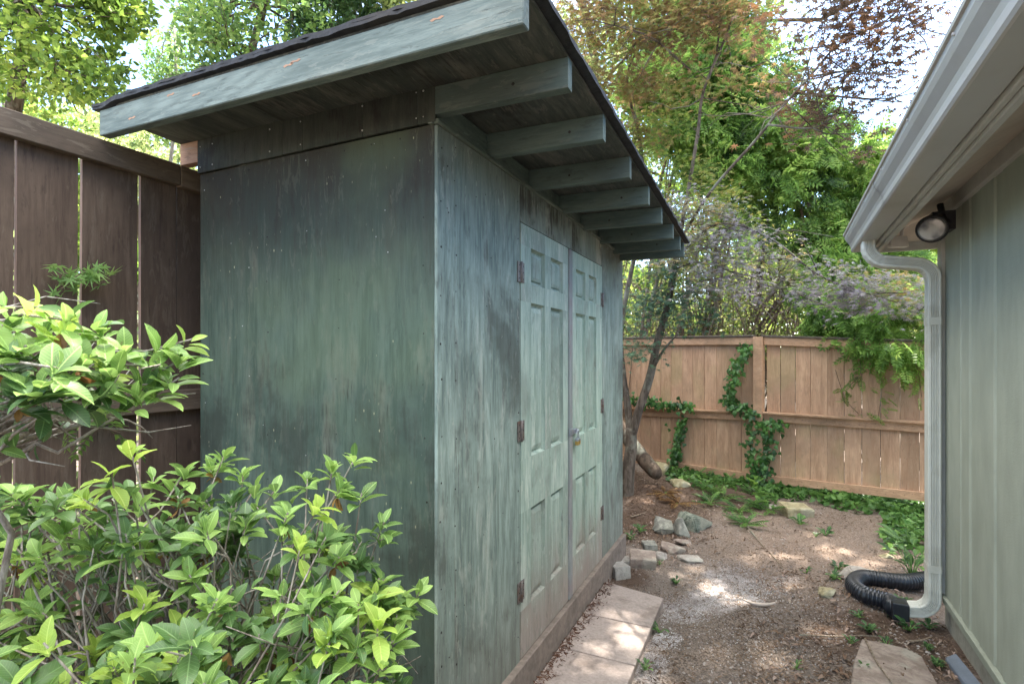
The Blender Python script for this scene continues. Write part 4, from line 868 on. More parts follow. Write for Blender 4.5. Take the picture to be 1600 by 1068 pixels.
# ------------------------------------------------------------------ thicket of bare stems behind the rear fence
LM_thk = leafmat('leaf_thicket', [(0.068, 0.090, 0.030), (0.135, 0.165, 0.060), (0.225, 0.270, 0.075), (0.330, 0.390, 0.120)], .5, .5, clump=2.0)
BKt = bark('bark_thicket', (.07, .05, .035), (.20, .155, .11), 30)
labs = ['tangled bare-stemmed shrub behind the fence next to the shed corner', 'bare-stemmed shrub behind the tan fence left of its ivied post', 'arching brown-stemmed shrub behind the ivied fence post', 'leaning brown-stemmed shrub behind the vines right of the fence post', 'dense stemmed shrub behind the fence below the downspout bend', 'leafy stemmed shrub behind the fence near the house']
for i, u in enumerate([985, 1060, 1135, 1210, 1300, 1400]):
    t0 = 8.3-.3*(i > 2)-.4*(i > 3); base = P(u, 555, t0); base[2] = 0; t = thing('thicket_shrub', labs[i], 'shrub', base, 'stemmed shrubs behind the tan fence')
    b = MB(); ends = []
    for k in range(34):
        s0 = base+vec([random.gauss(0, .4), random.gauss(0, .3), 0]); lean = rng.normal(size=3)*vec([.5, .3, 0]); h = random.uniform(1.8, 3.8)
        e = s0+lean+vec([0, 0, h]); q = branch_pts(s0, e, .06, 7); rd = random.choice([.009, .012, .018, .026]); b.tube(q, list(np.linspace(rd, rd*.3, len(q))), 5)
        for _ in range(5):
            j = random.randint(2, 6); e2 = q[j]+rng.normal(size=3)*vec([.4, .3, .35]); q2 = branch_pts(q[j], e2, .12, 4); b.tube(q2, list(np.linspace(rd*.4, .002, 5)), 3); ends += q2[2:]
        ends += q[4:]
    b.build('stems', BKt, t)
    E_ = np.array(ends); E_ = E_[E_[:, 2] > 1.5]; idx = rng.integers(0, len(E_), 2600); p = E_[idx]+rng.normal(size=(2600, 3))*.10
    leaves('foliage', T4, p, rand_dirs(2600), rand_dirs(2600, .7), rng.uniform(.03, .065, 2600), LM_thk, t)

# ------------------------------------------------------------------ vine-laden tree (wisteria) behind the fence and over it
TP = T_pinnate()
LM_vine = leafmat('leaf_vine', [(.035, .07, .025), (.075, .15, .04), (.14, .25, .055), (.25, .37, .09)], .5, .45, clump=1.6)
LM_vine2 = leafmat('leaf_vine_bright', [(.08, .16, .04), (.15, .28, .06), (.25, .40, .09), (.36, .48, .13)], .55, .45, clump=1.6)
vp = P(1190, 555, 7.9); vp[2] = 0
wt_ = thing('wisteria_vine', 'huge green vine mass climbing behind the tan fence and spilling over its right half', 'vine', vp)
b = MB()
main = [[(1185, 600, 7.9), (1190, 450, 7.8), (1200, 340, 7.6), (1150, 240, 7.4), (1130, 170, 7.3), (1080, 60, 7.2)], [(1330, 560, 7.2), (1320, 450, 7.1), (1290, 390, 7.1), (1230, 310, 7.1), (1175, 245, 7.2), (1130, 190, 7.3)],
        [(1180, 520, 7.8), (1240, 420, 7.4), (1260, 330, 7.2), (1180, 250, 7.2), (1140, 200, 7.2)], [(1100, 520, 8), (1130, 400, 7.8), (1160, 300, 7.5), (1240, 200, 7.4), (1300, 130, 7.3)], [(1060, 555, 8), (1090, 430, 7.7), (1095, 330, 7.6), (1050, 220, 7.5), (1030, 90, 7.4)],
        [(1000, 600, 8.2), (1030, 420, 8), (1040, 250, 7.8), (1100, 120, 7.8), (1110, -30, 7.8)]]
for mn in main:
    for k in range(5):
        q = spline([P(u+random.gauss(0, 12), v+random.gauss(0, 10), t+random.gauss(0, .12)) for u, v, t in mn], 6); rd = random.choice([.012, .018, .03]); b.tube(q, [rd*(1-.6*i/len(q)) for i in range(len(q))], 6)
for _ in range(90):
    u, v = random.uniform(1080, 1400), random.uniform(200, 480); a_ = P(u, v, random.uniform(6.8, 7.8)); e = a_+vec([random.gauss(0, .35), random.gauss(0, .3), random.gauss(-.6, .35)]); b.tube(branch_pts(a_, e, .12, 5), [.006, .005, .004, .004, .003, .002], 4)
b.build('stems', bark('vine_bark', (.06, .042, .03), (.19, .14, .11), 40), wt_)
def spray(cl, nl, flat=.7):
    c = [P(u, v, t) for u, v, t, r in cl]; r = [(q[3], q[3]*1.0, q[3]*flat) for q in cl]; p, d, idx = clump_leaves(c, r, nl, shell=.45); return p, d
cl = [(1180, 120, 7.2, .5), (1130, 160, 7.2, .5), (1075, 110, 7.2, .5), (1230, 190, 7.2, .45), (1140, 60, 7.3, .5), (1090, 30, 7.3, .5), (1060, 190, 7.3, .4), (1170, 215, 7.0, .45), (1250, 250, 7.0, .45), (1120, 250, 7.2, .45), (1200, 290, 7.1, .4), (1290, 300, 7.0, .4), (1240, 350, 7.1, .35), (1300, 370, 7.0, .35), (1150, 330, 7.4, .25), (1040, 30, 7.5, .4)]
p, d = spray(cl, 4600); n_ = len(p); leaves('foliage', TP, p, unit(d*.5+rand_dirs(n_)*.7+vec([0, 0, -.5])), rand_dirs(n_, .8), rng.uniform(.13, .26, n_), LM_vine, wt_)
cl = [(1340, 260, 6.9, .4), (1370, 300, 6.8, .35), (1310, 240, 7, .4), (1340, 340, 6.8, .4), (1280, 220, 7, .35), (1380, 350, 6.8, .3), (1300, 190, 7.1, .3), (1360, 220, 7.1, .25), (1390, 400, 6.7, .3), (1330, 400, 6.7, .3), (1280, 410, 6.8, .22), (1130, 90, 6.9, .35), (1160, 140, 6.9, .3), (1090, 140, 6.9, .35), (1010, 130, 7.0, .35), (1150, 180, 6.9, .3)]
cl += [(1050, 120, 6.8, .35), (1100, 200, 6.8, .3), (1180, 110, 6.8, .3), (1060, 200, 6.9, .3), (1200, 200, 6.8, .3), (1260, 240, 6.8, .3), (1140, 260, 6.9, .3), (1220, 280, 6.8, .25)]; p, d = spray(cl, 5600); n_ = len(p); leaves('foliage', TP, p, unit(d*.5+rand_dirs(n_)*.6+vec([0, 0, -.5])), rand_dirs(n_, 1.2), rng.uniform(.17, .28, n_), LM_vine2, wt_)
# overhang on the fence
cl = [(1290, 480, 6.2, .16), (1330, 500, 6.0, .2), (1380, 500, 5.7, .22), (1420, 500, 5.5, .24), (1400, 540, 5.5, .15), (1440, 540, 5.4, .16), (1350, 530, 5.85, .14), (1280, 515, 6.2, .10), (1310, 530, 6.05, .10), (1440, 460, 5.5, .25), (1385, 455, 5.8, .22), (1330, 455, 6.2, .2)]
cl += [(1300, 490, 6.1, .16), (1275, 500, 6.2, .12), (1345, 545, 5.8, .12), (1320, 520, 6.0, .14)]; cl += [(1420, 565, 5.35, .10), (1380, 545, 5.6, .12), (1260, 455, 6.4, .16), (1300, 450, 6.3, .18)]; p, d = spray(cl, 1700, .7); n_ = len(p); leaves('foliage', TP, p, unit(d*.4+rand_dirs(n_)*.5+vec([0, 0, -.7])), rand_dirs(n_, 1.0), rng.uniform(.12, .22, n_), LM_vine2, wt_)
# loose hanging runners in front of the boards
b = MB(); ps = []
for pts in [[(1340, 540, 5.8), (1345, 580, 5.75), (1330, 600, 5.75)], [(1370, 555, 5.65), (1378, 600, 5.6), (1372, 655, 5.6)], [(1430, 560, 5.3), (1436, 590, 5.3), (1440, 620, 5.3)], [(1300, 560, 6.0), (1320, 620, 5.85), (1345, 650, 5.8)]]:
    q = spline([P(*x) for x in pts], 6); b.tube(q, .0025, 4); ps += q[4:]
b.build('runners', BKt, wt_); ps = np.array(ps); ps = np.repeat(ps, 2, 0)+rng.normal(size=(2*len(ps), 3))*.03; n_ = len(ps)
leaves('foliage', TP, ps, rand_dirs(n_, -.3), rand_dirs(n_, 1.0), rng.uniform(.07, .13, n_), LM_vine2, wt_)

# ------------------------------------------------------------------ Japanese maple
LM_map = leafmat('leaf_maple_red', [(.10, .07, .045), (.20, .115, .07), (.22, .22, .07), (.33, .20, .09), (.20, .27, .08), (.42, .38, .12)], .55, .5, clump=1.4)
LM_mapd = leafmat('leaf_maple_purple', [(.09, .07, .05), (.15, .10, .07), (.25, .15, .08), (.44, .23, .09)], .45, .5, clump=1.4)
LM_mapg = leafmat('leaf_maple_grey', [(0.146, 0.125, 0.139), (0.234, 0.205, 0.226), (0.321, 0.293, 0.307), (0.293, 0.307, 0.176), (0.527, 0.365, 0.117)], .35, .4, clump=2.2)
LM_maps = leafmat('leaf_maple_green', [(.05, .10, .06), (.09, .17, .10), (.17, .28, .17)], .4, .45, clump=2)
mb_ = G(978, 782); mp_ = thing('japanese_maple', 'slim-trunked red and purple leaved maple leaning over the yard beside the shed', 'tree', mb_)
M_mb = bark('maple_bark', (.06, .048, .038), (.16, .13, .105), 26)
b = MB()
def br(pts, r0, r1, seg=8):
    q = spline([P(*x) for x in pts], 6); b.tube(q, list(np.linspace(r0, r1, len(q))), seg); return q
b.tube([mb_-vec([0, 0, .1]), mb_+vec([0, 0, .05])], [.085, .075], 10)
limbs_ = [br([(979, 785, 5.9), (981, 740, 5.9), (986, 700, 5.9), (986, 668, 5.9)], .078, .056, 10),
          br([(986, 685, 5.9), (997, 645, 5.85), (1015, 590, 5.8), (1026, 540, 5.75), (1040, 490, 5.7), (1052, 430, 5.6), (1060, 380, 5.5)], .05, .03),
          br([(986, 685, 5.9), (980, 630, 5.95), (974, 590, 6.0), (970, 520, 6.1), (985, 430, 6.1), (1010, 330, 6.0)], .045, .022),
          br([(1018, 580, 5.8), (1036, 548, 5.6), (1060, 520, 5.4)], .018, .008),
          br([(1060, 380, 5.5), (1075, 300, 5.4), (1090, 210, 5.3), (1100, 140, 5.2), (1140, 40, 5.1), (1160, -60, 5)], .022, .008),
          br([(1100, 140, 5.2), (1120, 80, 5.15), (1128, -20, 5.1)], .014, .006), br([(1078, 110, 5.2), (1020, 60, 5.1), (960, 40, 5)], .012, .005),
          br([(1010, 330, 6), (1000, 220, 5.9), (980, 120, 5.8), (1020, 40, 5.6)], .022, .008), br([(950, 120, 5.7), (985, 80, 5.6), (1020, 20, 5.5)], .012, .004),
          br([(1060, 380, 5.5), (1110, 300, 5.0), (1180, 220, 4.6), (1220, 170, 4.3), (1265, 120, 4.1), (1310, 70, 4.0), (1370, 40, 3.9), (1430, 20, 3.85)], .015, .004),
          br([(1240, 145, 4.2), (1300, 150, 4.1), (1350, 155, 4.0), (1410, 160, 3.95)], .010, .003), br([(1265, 120, 4.1), (1320, 110, 4.0), (1380, 90, 3.9)], .009, .003), br([(1200, 195, 4.4), (1270, 200, 4.2), (1310, 175, 4.1)], .01, .004),
          br([(1060, 400, 5.5), (1120, 350, 5.1), (1200, 370, 4.9), (1280, 430, 4.8), (1360, 460, 4.75), (1430, 480, 4.7)], .012, .003),
          br([(1055, 420, 5.6), (1100, 410, 5.2), (1180, 440, 5.0), (1240, 455, 4.9)], .010, .003), br([(1052, 440, 5.6), (1040, 380, 5.4), (1080, 350, 5.2), (1150, 360, 5.1)], .010, .003)]
for _ in range(130):
    l = random.choice(limbs_[4:]); j = random.randint(len(l)//3, len(l)-1); e = l[j]+rng.normal(size=3)*vec([.4, .4, .22]); b.tube(branch_pts(l[j], e, .1, 4), [.006, .005, .004, .003, .002], 4)
b.build('trunk', M_mb, mp_)
TM = T_maple(7)
def pads(cl, n, mat, s0, s1, tilt=(0, 0, 0), rz=.22):
    c = [P(u, v, t) for u, v, t, r in cl]; r = [(q[3]*1.25, q[3]*1.25, q[3]*rz*1.25) for q in cl]; p, d, idx = clump_leaves(c, r, n, shell=.0); n_ = len(p); p += rng.normal(size=(n_, 3))*vec([.10, .10, .07])
    p[:, 2] -= .18*np.linalg.norm((p-np.array(c)[idx])[:, :2], axis=1)
    D = unit(d*vec([1, 1, .2])*.8+rand_dirs(n_, -.1, .4)*.7+vec([0, 0, -.3])); N = unit(rand_dirs(n_)*.45+vec([0, -.25, 1])+vec(tilt))
    leaves('foliage', TM, p, D, N, rng.uniform(s0, s1, n_), mat, mp_)
pads([(890, 20, 5.3, .35), (930, 60, 5.4, .4), (960, 10, 5.3, .4), (1010, 50, 5.3, .4), (1040, 0, 5.2, .4), (960, 130, 5.6, .4), (920, 130, 5.7, .3), (1060, 50, 5.1, .35), (1000, 130, 5.6, .35), (950, 200, 5.9, .35), (1000, 210, 5.8, .3), (1100, 10, 5, .35), (1160, 20, 4.9, .35), (960, -60, 5.2, .5), (1050, -60, 5.1, .5), (1150, -50, 4.9, .5), (1060, 130, 5.3, .25), (1150, 130, 5.1, .22), (1200, 110, 5.1, .25), (1180, 60, 5, .25), (980, 270, 6, .25)], 7000, LM_map, .042, .066, rz=.35)
pads([(1430, 15, 3.85, .14), (1400, 35, 3.85, .16), (1460, 5, 3.85, .09), (1365, 35, 3.9, .2), (1320, 30, 3.95, .2), (1380, 75, 3.9, .18), (1420, 60, 3.9, .13), (1340, 75, 3.95, .2), (1300, 60, 4, .18), (1290, 95, 4.05, .16), (1350, 110, 4, .18), (1400, 105, 3.95, .13), (1310, 130, 4.05, .17), (1370, 150, 4, .13), (1410, 158, 3.95, .09), (1270, 150, 4.1, .15), (1320, 165, 4.05, .13), (1230, 150, 4.2, .14), (1250, 190, 4.25, .15), (1300, 190, 4.15, .12), (1340, -20, 3.9, .25), (1420, -40, 3.8, .25), (1210, 40, 4.3, .14), (1190, 15, 4.4, .15), (1345, 205, 4.2, .11), (1360, 235, 4.3, .10), (1390, -10, 3.8, .2), (1300, 0, 4, .2)], 2000, LM_mapd, .042, .064, rz=.3)
pads([(1035, 330, 5.3, .2), (1080, 320, 5.2, .25), (1120, 330, 5.1, .25), (1090, 370, 5.1, .25), (1150, 365, 5.0, .25), (1190, 385, 4.95, .2), (1060, 400, 5.3, .22), (1120, 410, 5.1, .22), (1180, 430, 5, .22), (1230, 400, 4.9, .2), (1220, 440, 4.9, .22), (1270, 450, 4.85, .22), (1320, 450, 4.8, .24), (1370, 455, 4.75, .22), (1420, 460, 4.7, .24), (1400, 430, 4.7, .2), (1310, 425, 4.8, .2), (1160, 455, 5, .15), (1110, 445, 5.1, .15), (1340, 470, 4.75, .16), (1440, 480, 4.65, .16)], 3700, LM_mapg, .034, .052, rz=.26)
pads([(1010, 470, 5.7, .2), (1045, 470, 5.6, .2), (1060, 500, 5.5, .14), (1080, 455, 5.6, .16), (1000, 530, 5.7, .12), (985, 540, 5.6, .08), (1025, 545, 5.6, .08), (1015, 555, 5.6, .06), (1110, 490, 5.5, .12), (1030, 420, 5.6, .18), (990, 500, 5.6, .1), (985, 550, 5.5, .07)], 1300, LM_maps, .036, .056, rz=.4)

LM_mapn = leafmat('leaf_maple_fresh', [(.07, .11, .03), (.14, .22, .05), (.24, .33, .07), (.34, .28, .08), (.36, .42, .12)], .5, .45, clump=2)
pads([(1030, 300, 5.6, .3), (1080, 260, 5.5, .3), (1120, 310, 5.4, .3), (1060, 350, 5.6, .3), (1150, 350, 5.3, .25), (1100, 390, 5.5, .3), (1180, 400, 5.2, .25), (1050, 430, 5.7, .25), (1140, 440, 5.3, .2), (1240, 420, 5.2, .2), (1300, 440, 5.1, .2), (1380, 440, 5.0, .2), (1430, 430, 4.9, .2), (1000, 230, 5.8, .3), (1040, 180, 5.6, .3), (1400, 470, 4.9, .14)], 3300, LM_mapn, .036, .056, rz=.5)
# ------------------------------------------------------------------ ivy on the rear fence
LM_ivy = leafmat('leaf_ivy', [(0.020, 0.063, 0.020), (0.042, 0.119, 0.031), (0.084, 0.210, 0.049), (0.140, 0.308, 0.070)], .3, .4, clump=4, spec=.45)
TI = T_ivy()
def on_fence(u, v, off=.05):  # point on the fence face plane seen at photo position u, v
    a = (u-800)/F; d = FW+a*RT+(HZ-v)/F*UP; o = vec([0, 0, CAMZ]); q = PO+nrm*off; t = np.dot(q-o, nrm)/np.dot(d, nrm); return o+d*t
ivy_n = [0]
def ivy(path, wd, n, lab, thick=.05, off=.045):
    p0 = [on_fence(u, v, off) for u, v in path]; t = thing('ivy', lab, 'ivy', p0[0], 'ivy on the tan fence'); q = spline(p0, 8)
    b = MB(); b.tube(q, .006, 5); b.tube([p+vec([.015, 0, .01]) for p in q], .004, 5); b.build('stem', BKt, t)
    Q = np.array(q)[rng.integers(0, len(q), n)]; ww = wd if np.isscalar(wd) else wd
    Q = Q+e_[None]*rng.normal(size=(n, 1))*ww*.5*(.6+.7*np.sin(Q[:, 2:3]*17+Q[:, 0:1]*9)**2)+vec([0, 0, 1])[None]*rng.normal(size=(n, 1))*.035+nrm[None]*np.abs(rng.normal(size=(n, 1)))*thick
    D = unit(rand_dirs(n)*.6+vec([0, 0, -.8])); N = unit(nrm[None]+rand_dirs(n)*.55+vec([0, 0, .4])); leaves('foliage', TI, Q, D, N, rng.uniform(.035, .065, n), LM_ivy, t)
ivy([(1170, 540), (1160, 560), (1150, 585), (1143, 610), (1141, 630), (1160, 637), (1178, 650), (1176, 690), (1180, 730), (1186, 748)], .085, 560, 'ivy strand snaking down the tan fence to the left of its post')
ivy([(1192, 662), (1200, 690), (1197, 715), (1194, 740), (1190, 760)], .10, 210, 'short thick ivy strand hanging right of the fence post'); ivy([(1195, 664), (1210, 662), (1228, 665)], .04, 50, 'little ivy shoot reaching right under the middle rail')
ivy([(975, 618), (1000, 626), (1030, 630), (1060, 632), (1082, 636)], .05, 260, 'ivy lying along the middle rail near the maple', .05, .08)
ivy([(1068, 655), (1064, 680), (1058, 705), (1056, 722)], .085, 230, 'separate hanging ivy clump below the middle rail, left bay')

# ground cover along the fence foot
def ground_pts(regs):
    o = []
    for (u0, u1, v0, v1, n) in regs:
        for _ in range(n):
            u = random.uniform(u0, u1); lo = v0(u) if callable(v0) else v0; hi = v1(u) if callable(v1) else v1; g = G(u, random.triangular(lo, hi, lo+(hi-lo)*.35)); 
            if g[0] > .93 and g[1] < 4.35: continue
            o.append(g)
    return np.array(o)
top_ = lambda u: 752+(u-1190)*.12
LM_gc = leafmat('leaf_ground_ivy', [(.03, .08, .02), (.07, .16, .04), (.12, .25, .06), (.2, .36, .09)], .35, .4, clump=4)
gp = ground_pts([(1190, 1475, top_, lambda u: 776+(u-1190)*.20, 2300), (1380, 1475, 790, 870, 700), (1040, 1200, 740, 775, 900), (1180, 1215, 750, 800, 200)])
gp[:, 2] = gz(gp[:, 0], gp[:, 1])+rng.random(len(gp))*.08; n_ = len(gp)
leaves('ivy_ground_cover', TI, gp, rand_dirs(n_, 0, .4), rand_dirs(n_, 1.3), rng.uniform(.035, .075, n_), LM_gc, kind='stuff')
LM_weed = leafmat('leaf_weed', [(.03, .08, .03), (.06, .15, .05), (.12, .25, .07), (.22, .36, .09)], .4, .45, clump=5, veins=True)
LM_fernr = leafmat('leaf_brown_fern', [(.10, .05, .02), (.2, .11, .04), (.28, .18, .06)], .4, .6, clump=5)
def plantlet(u, v, n, size, mat, lab, tm=None, name='weed', up=.7, spread=.5, group='small weeds in the yard', cat='weed', h=.05, z=None):
    g = G(u, v); g[2] = float(gz(g[0], g[1])) if z is None else z; t = thing(name, lab, cat, g, group); a = rng.uniform(0, 6.28, n)
    D = np.stack([np.cos(a), np.sin(a), rng.uniform(up*.3, up*1.3, n)], 1); D = unit(D)
    base = g+D*vec([1, 1, .6])*(rng.random((n, 1))*size*spread)+vec([0, 0, 1])*rng.random((n, 1))*h
    b = MB(); [b.tube([g, base[i]], .0022, 4) for i in range(min(n, 16))]; b.build('stems', LM_weed, t)
    leaves('leaves', tm or T_ovate(), base, D, np.stack([-D[:, 0]*.6, -D[:, 1]*.6, np.ones(n)], 1)+rng.normal(size=(n, 3))*.2, rng.uniform(size*.6, size*1.1, n), mat, t, smooth=True)
F_ = 'ferns on the bank below the tan fence'; TPF = T_pinnate(8, .21)
for i, (u, v) in enumerate([(1105, 775), (1130, 782), (1155, 800), (1180, 775), (1090, 752), (1135, 760), (1165, 822), (1178, 790), (1110, 792), (1200, 800)]):
    plantlet(u, v, 17, .19, LM_weed if i % 3 else LM_gc, ['low fern between the stones and ivied post', 'fern just right of the dark boulder top', 'fern in the centre of the fern drift', 'fern touching the base of the ivied post', 'fern on the bank right of the mossy stone', 'fern close under the fence rail', 'lowest fern where the long stick starts', 'fern left of the white-flecked stone', 'fern immediately above the dark boulder', 'small fern near the brick shaped stone'][i], TPF, 'fern', .55, .15, F_, 'fern', .03)
for u, v, lab in ((1040, 783, 'brown dying fern above the jagged grey stone'), (1058, 795, 'brown drooping fern beside the dark boulder')): plantlet(u, v, 12, .20, LM_fernr, lab, TPF, 'fern', .4, .1, F_, 'fern', .02)
plantlet(1180, 768, 14, .12, leafmat('leaf_lime', [(.14, .26, .05), (.25, .42, .09)], .5), 'lime green seedling in front of the ivied fence post', None, 'seedling', .8, .6, None, 'seedling', .12)
W = 'small weeds in the yard'
for i, (u, v, n, s_, m__) in enumerate([(1057, 908, 16, .035, LM_ivy), (1000, 832, 12, .07, LM_weed), (985, 842, 10, .06, LM_weed), (1032, 985, 10, .045, LM_weed), (1008, 1048, 9, .04, LM_weed), (1290, 835, 12, .06, LM_weed), (1275, 838, 8, .05, LM_ivy), (1250, 815, 12, .09, LM_weed), (1230, 800, 10, .08, LM_weed), (1302, 905, 22, .05, LM_weed), (1310, 888, 18, .05, LM_ivy), (1360, 985, 24, .045, LM_weed), (1340, 965, 16, .035, LM_weed), (1400, 965, 22, .05, LM_ivy), (1420, 985, 18, .05, LM_ivy), (1452, 980, 12, .05, LM_weed), (1385, 1010, 14, .04, LM_weed), (1450, 1020, 28, .03, LM_weed), (1465, 1045, 30, .03, LM_weed), (1260, 895, 7, .035, LM_ivy), (1330, 1005, 10, .03, LM_weed), (1350, 1050, 14, .035, LM_weed), (1245, 1040, 8, .025, LM_weed), (1030, 880, 7, .035, LM_weed), (1360, 935, 10, .04, LM_ivy), (1410, 940, 14, .045, LM_weed)]):
    plantlet(u, v, n, s_, m__, ['dark little rosette weed alone on the sandy soil', 'leafy weed by the shed corner above the stones', 'weed touching the far shed corner', 'weed growing at the right edge of the middle slab', 'weed in the gravel beside the nearest slab', 'pale weed on bare clay below the fence ivy', 'tiny dark weed next to the pale clay weed', 'weed just right of the brick shaped stone', 'weed left below the brick shaped stone', 'bushy weed left of the pale flaky rock', 'dark weed touching the pale flaky rock', 'bright weed patch above the stepping stone', 'small weed left of the pipe bend', 'dark-leaved weed in front of the pipe adapter', 'dark-leaved weed above the stepping stone right side', 'weed under the downspout elbow', 'weed on the upper edge of the stepping stone', 'clover-like weed by the house foundation', 'clover-like weed next to the grey edging piece', 'tiny weed in the pale sandy patch far right', 'tiny weed left of the thin straight twig', 'weed on the left edge of the stepping stone', 'tiny grass tuft at the bottom of the yard', 'weed just below the whitish small stone', 'weed in the crook of the curled pipe', 'weed between pipe and downspout'][i], None, 'weed', .7, .8, W, 'weed', .03)
plantlet(1425, 905, 26, .13, LM_weed, 'tall leafy sapling growing behind the black pipe by the downspout', None, 'sapling', .5, 1.2, None, 'sapling', .32)
plantlet(1418, 850, 22, .10, LM_ivy, 'bushy dark sapling at the right end of the fence ivy', None, 'sapling', .5, 1.2, None, 'sapling', .22)
# creeper sprigs on the left fence
def fsprig(pts, n, size, tm, mat, lab):
    q = spline([P(*x) for x in pts], 6); t = thing('creeper', lab, 'creeper', q[0], 'creeper sprigs on the dark fence'); b = MB(); b.tube(q, .0022, 4); b.build('stem', BKt, t)
    Q = np.array(q)[rng.integers(2, len(q), n)]+rng.normal(size=(n, 3))*vec([.012, .03, .02]); leaves('leaves', tm, Q, unit(rand_dirs(n)+vec([.3, .3, -.3])), rand_dirs(n, 1), rng.uniform(size*.6, size*1.1, n), mat, t)
def lf(u, v, off=.05):
    a = (u-800)/F; d = FW+a*RT; return (u, v, (FX+off)/d[0])
fsprig([lf(88, 455), lf(105, 445), lf(125, 428), lf(150, 425), lf(165, 432)], 30, .06, TM, LM_weed, 'small green creeper sprig high on the dark fence gap')
fsprig([lf(60, 660, .12), lf(110, 662, .12), lf(150, 665, .12), lf(190, 676, .12)], 5, .17, TP, LM_vine2, 'blue-green pinnate sprig hanging below the dark fence rail')

# ------------------------------------------------------------------ foreground azalea bush
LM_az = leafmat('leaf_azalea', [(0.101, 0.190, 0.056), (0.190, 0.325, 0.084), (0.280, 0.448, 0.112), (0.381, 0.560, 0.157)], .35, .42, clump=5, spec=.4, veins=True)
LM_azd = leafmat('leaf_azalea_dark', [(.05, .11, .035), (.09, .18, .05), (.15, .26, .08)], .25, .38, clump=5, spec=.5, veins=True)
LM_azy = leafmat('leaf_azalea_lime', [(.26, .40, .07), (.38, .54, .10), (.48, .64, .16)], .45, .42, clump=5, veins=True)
M_azb = bark('azalea_bark', (.15, .12, .10), (.36, .33, .29), 70)
LM_brown = leafmat('leaf_withered', [(.12, .05, .02), (.28, .15, .05), (.5, .33, .10)], .3, .6, clump=9)
TO = T_ovate()
def bush(name, lab, base, tips, stems_n, sz, dens=8, way=None, f=.36):
    base = vec(base); t = thing(name, lab, 'shrub', base); b = MB(); C0 = []
    trunks = []
    for i in range(stems_n):
        a = rng.normal(size=2)*.10; s0 = base+vec([a[0], a[1], -.03]); tgt = tips[rng.integers(len(tips))][0]; e = base*(1-f)+tgt*f if way is None else vec(way)+rng.normal(size=3)*.04; q = branch_pts(s0, e, .08, 8); trunks += [(p, j) for j, p in enumerate(q)]; b.tube(q, list(np.linspace(.014, .005, len(q))), 7)
    TPn = np.array([p for p, j in trunks])
    A = []; Bc = []; Cc = []; Dd = []
    for tip, kind in tips:
        tip = vec(tip); dd = np.linalg.norm(TPn-tip, axis=1)+(TPn[:, 2] > tip[2])*1.0; s_ = TPn[np.argmin(dd+rng.random(len(dd))*.12)]
        q = branch_pts(s_, tip, .10, 7); b.tube(q, [.0055, .0048, .004, .0035, .003, .0026, .0022, .0018], 5)
        for _ in range(2):
            j = rng.integers(2, 6); q2 = branch_pts(q[j], q[j]+rng.normal(size=3)*vec([.09, .09, .06]), .12, 3); b.tube(q2, [.0024, .002, .0015, .0008], 4)
        ax = unit(unit(q[-1]-q[-3])+vec([0, 0, .8])+rng.normal(size=3)*.25)
        n = int(rng.integers(dens-4, dens+2)); a0 = rng.random()*6.28; px = unit(np.cross(ax, [.3, .2, 1.0])); py = np.cross(ax, px)
        for k in range(n):
            a = a0+k*2.4+rng.normal()*.35; tiltd = .45+1.0*(1-k/n)+rng.normal()*.3; dr = unit(math.cos(a)*px+math.sin(a)*py); D = unit(ax*math.cos(tiltd)*.9+dr*math.sin(tiltd)); 
            p = tip-ax*.03*(1-k/n)+dr*.003; N = unit(ax*math.sin(tiltd)-dr*math.cos(tiltd)+vec([0, 0, .7])+rng.normal(size=3)*.3)
            s = sz*(1.05-.45*k/n)*rng.uniform(.6, 1.25); (A if kind == 0 else Bc if kind == 1 else Cc).append((p, D, N, s))
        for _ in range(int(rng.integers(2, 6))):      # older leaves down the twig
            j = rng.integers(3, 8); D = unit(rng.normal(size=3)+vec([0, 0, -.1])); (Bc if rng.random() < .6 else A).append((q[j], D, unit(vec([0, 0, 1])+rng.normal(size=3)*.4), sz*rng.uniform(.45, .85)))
        if rng.random() < .14: 
            for _ in range(3): Dd.append((tip-ax*.03, unit(rng.normal(size=3)+vec([0, 0, -1])), rng.normal(size=3), sz*rng.uniform(.35, .6)))
    b.build('branches', M_azb, t)
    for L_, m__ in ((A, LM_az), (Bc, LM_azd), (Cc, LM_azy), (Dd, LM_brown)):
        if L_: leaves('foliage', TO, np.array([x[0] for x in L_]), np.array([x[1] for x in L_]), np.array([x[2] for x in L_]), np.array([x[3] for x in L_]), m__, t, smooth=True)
tips = []
def tp(u, v, t, k=0): tips.append((P(u, v, t), k))
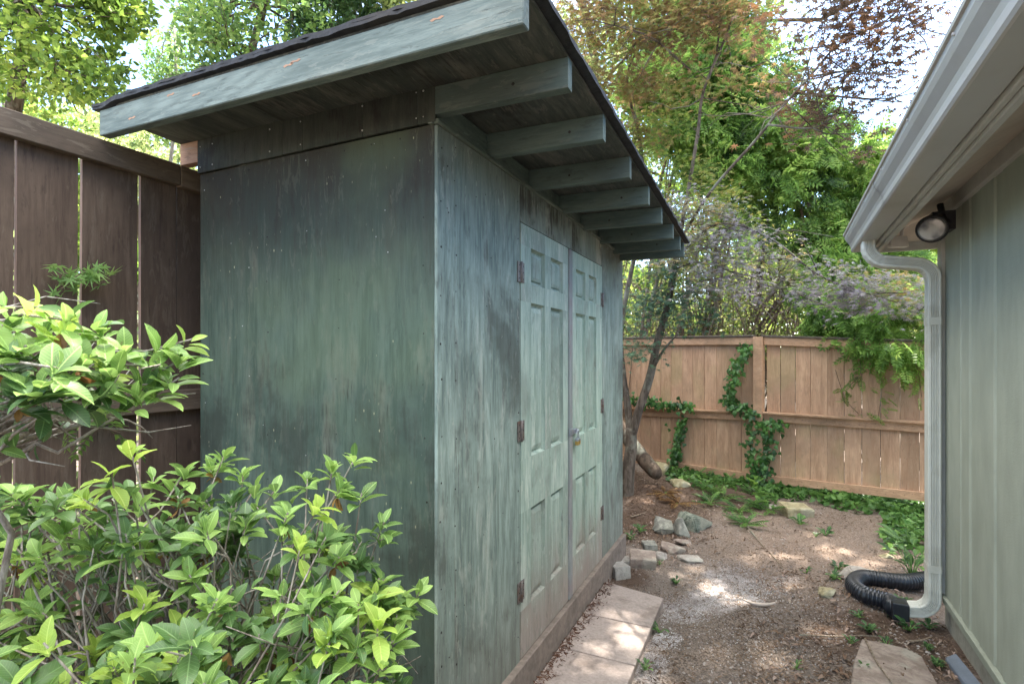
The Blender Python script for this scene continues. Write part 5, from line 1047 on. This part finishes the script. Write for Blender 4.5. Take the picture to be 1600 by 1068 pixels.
for (u, v, t, k) in [(350, 712, 1.45, 0), (330, 730, 1.45, 0), (290, 735, 1.42, 0), (205, 705, 1.15, 2), (175, 740, 1.12, 2), (130, 780, 1.1, 2), (240, 745, 1.4, 0), (270, 760, 1.4, 0), (380, 740, 1.42, 0), (400, 760, 1.4, 0), (430, 765, 1.38, 0), (520, 730, 1.36, 0), (555, 715, 1.36, 0), (480, 748, 1.36, 0), (535, 760, 1.3, 0), (565, 770, 1.3, 0), (500, 790, 1.25, 2), (450, 800, 1.2, 0), (600, 815, 1.28, 0), (605, 838, 1.28, 0), (565, 845, 1.3, 1), (470, 850, 1.15, 2), (440, 830, 1.2, 0), (530, 870, 1.2, 0), (560, 880, 1.25, 1),
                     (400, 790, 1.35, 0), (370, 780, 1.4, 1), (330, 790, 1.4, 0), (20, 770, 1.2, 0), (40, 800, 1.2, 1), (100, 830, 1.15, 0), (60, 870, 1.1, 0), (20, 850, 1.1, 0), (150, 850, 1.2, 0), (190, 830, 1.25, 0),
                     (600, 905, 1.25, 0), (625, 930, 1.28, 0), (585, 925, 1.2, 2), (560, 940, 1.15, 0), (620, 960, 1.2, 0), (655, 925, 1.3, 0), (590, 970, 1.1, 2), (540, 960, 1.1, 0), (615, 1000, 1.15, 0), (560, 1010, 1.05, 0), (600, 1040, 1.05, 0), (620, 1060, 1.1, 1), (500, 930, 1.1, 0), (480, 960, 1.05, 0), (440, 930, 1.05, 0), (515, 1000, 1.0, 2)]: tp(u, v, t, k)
for _ in range(185):
    u = random.uniform(-60, 640); v = random.uniform(835, 1120)
    if u > 570 and v < 900: continue
    if 300 < u < 420 and 840 < v < 930 and random.random() < .85: continue
    if u < 430 and v < 950 and random.random() < .45: continue
    tt = 1.38-.42*(v-835)/285+random.gauss(0, .09); tp(u, v, tt, random.choices([0, 1, 2], [.5, .38, .12])[0])
for _ in range(60):
    u = random.uniform(-40, 400); v = random.uniform(760, 860); tp(u, v, 1.3+random.gauss(0, .08), random.choices([0, 1], [.5, .5])[0])
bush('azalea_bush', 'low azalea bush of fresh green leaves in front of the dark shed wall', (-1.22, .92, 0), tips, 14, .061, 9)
tips = []
for (u, v, t, k) in [(60, 480, .85, 2), (20, 500, .85, 0), (100, 520, .86, 2), (150, 515, .9, 0), (195, 545, .92, 0), (240, 570, .95, 0), (285, 560, .98, 0), (300, 530, 1.0, 2), (280, 590, .98, 0), (230, 600, .95, 1), (180, 580, .9, 0), (130, 560, .86, 0), (80, 550, .84, 0), (40, 540, .82, 0), (10, 560, .8, 1), (60, 600, .8, 0), (110, 610, .84, 1), (160, 620, .88, 1), (20, 620, .8, 1), (-20, 480, .8, 0), (-30, 540, .8, 0), (215, 620, .92, 0), (-30, 600, .8, 0), (70, 520, .9, 0), (30, 575, .9, 0), (160, 550, .95, 0), (255, 545, .97, 0), (120, 590, .95, 0), (0, 520, .9, 1), (90, 575, .78, 0)]: tp(u, v, t, k)
bush('azalea_bush', 'taller azalea branch cluster reaching in at the left edge before the dark fence', (-1.62, .25, 0), tips+[(np.array(q_)+rng.normal(size=3)*.03-vec([0, 0, .01]), int(rng.integers(3))) for q_, k_ in tips[::5]], 4, .056, 9, way=P(-110, 700, .95))
# mulch leaves under the azalea
n_ = 900; x = rng.uniform(-2.3, -.4, n_); y = rng.uniform(.3, 1.55, n_); leaves('mulch_leaves', T_dead(), np.stack([x, y, gz(x, y)+.01], 1), rand_dirs(n_, 0, .3), rand_dirs(n_, 1.8), rng.uniform(.03, .06, n_), leafmat('mulch_leaf', [(.09, .05, .03), (.18, .11, .07), (.3, .2, .14)], .1, .8), kind='stuff')
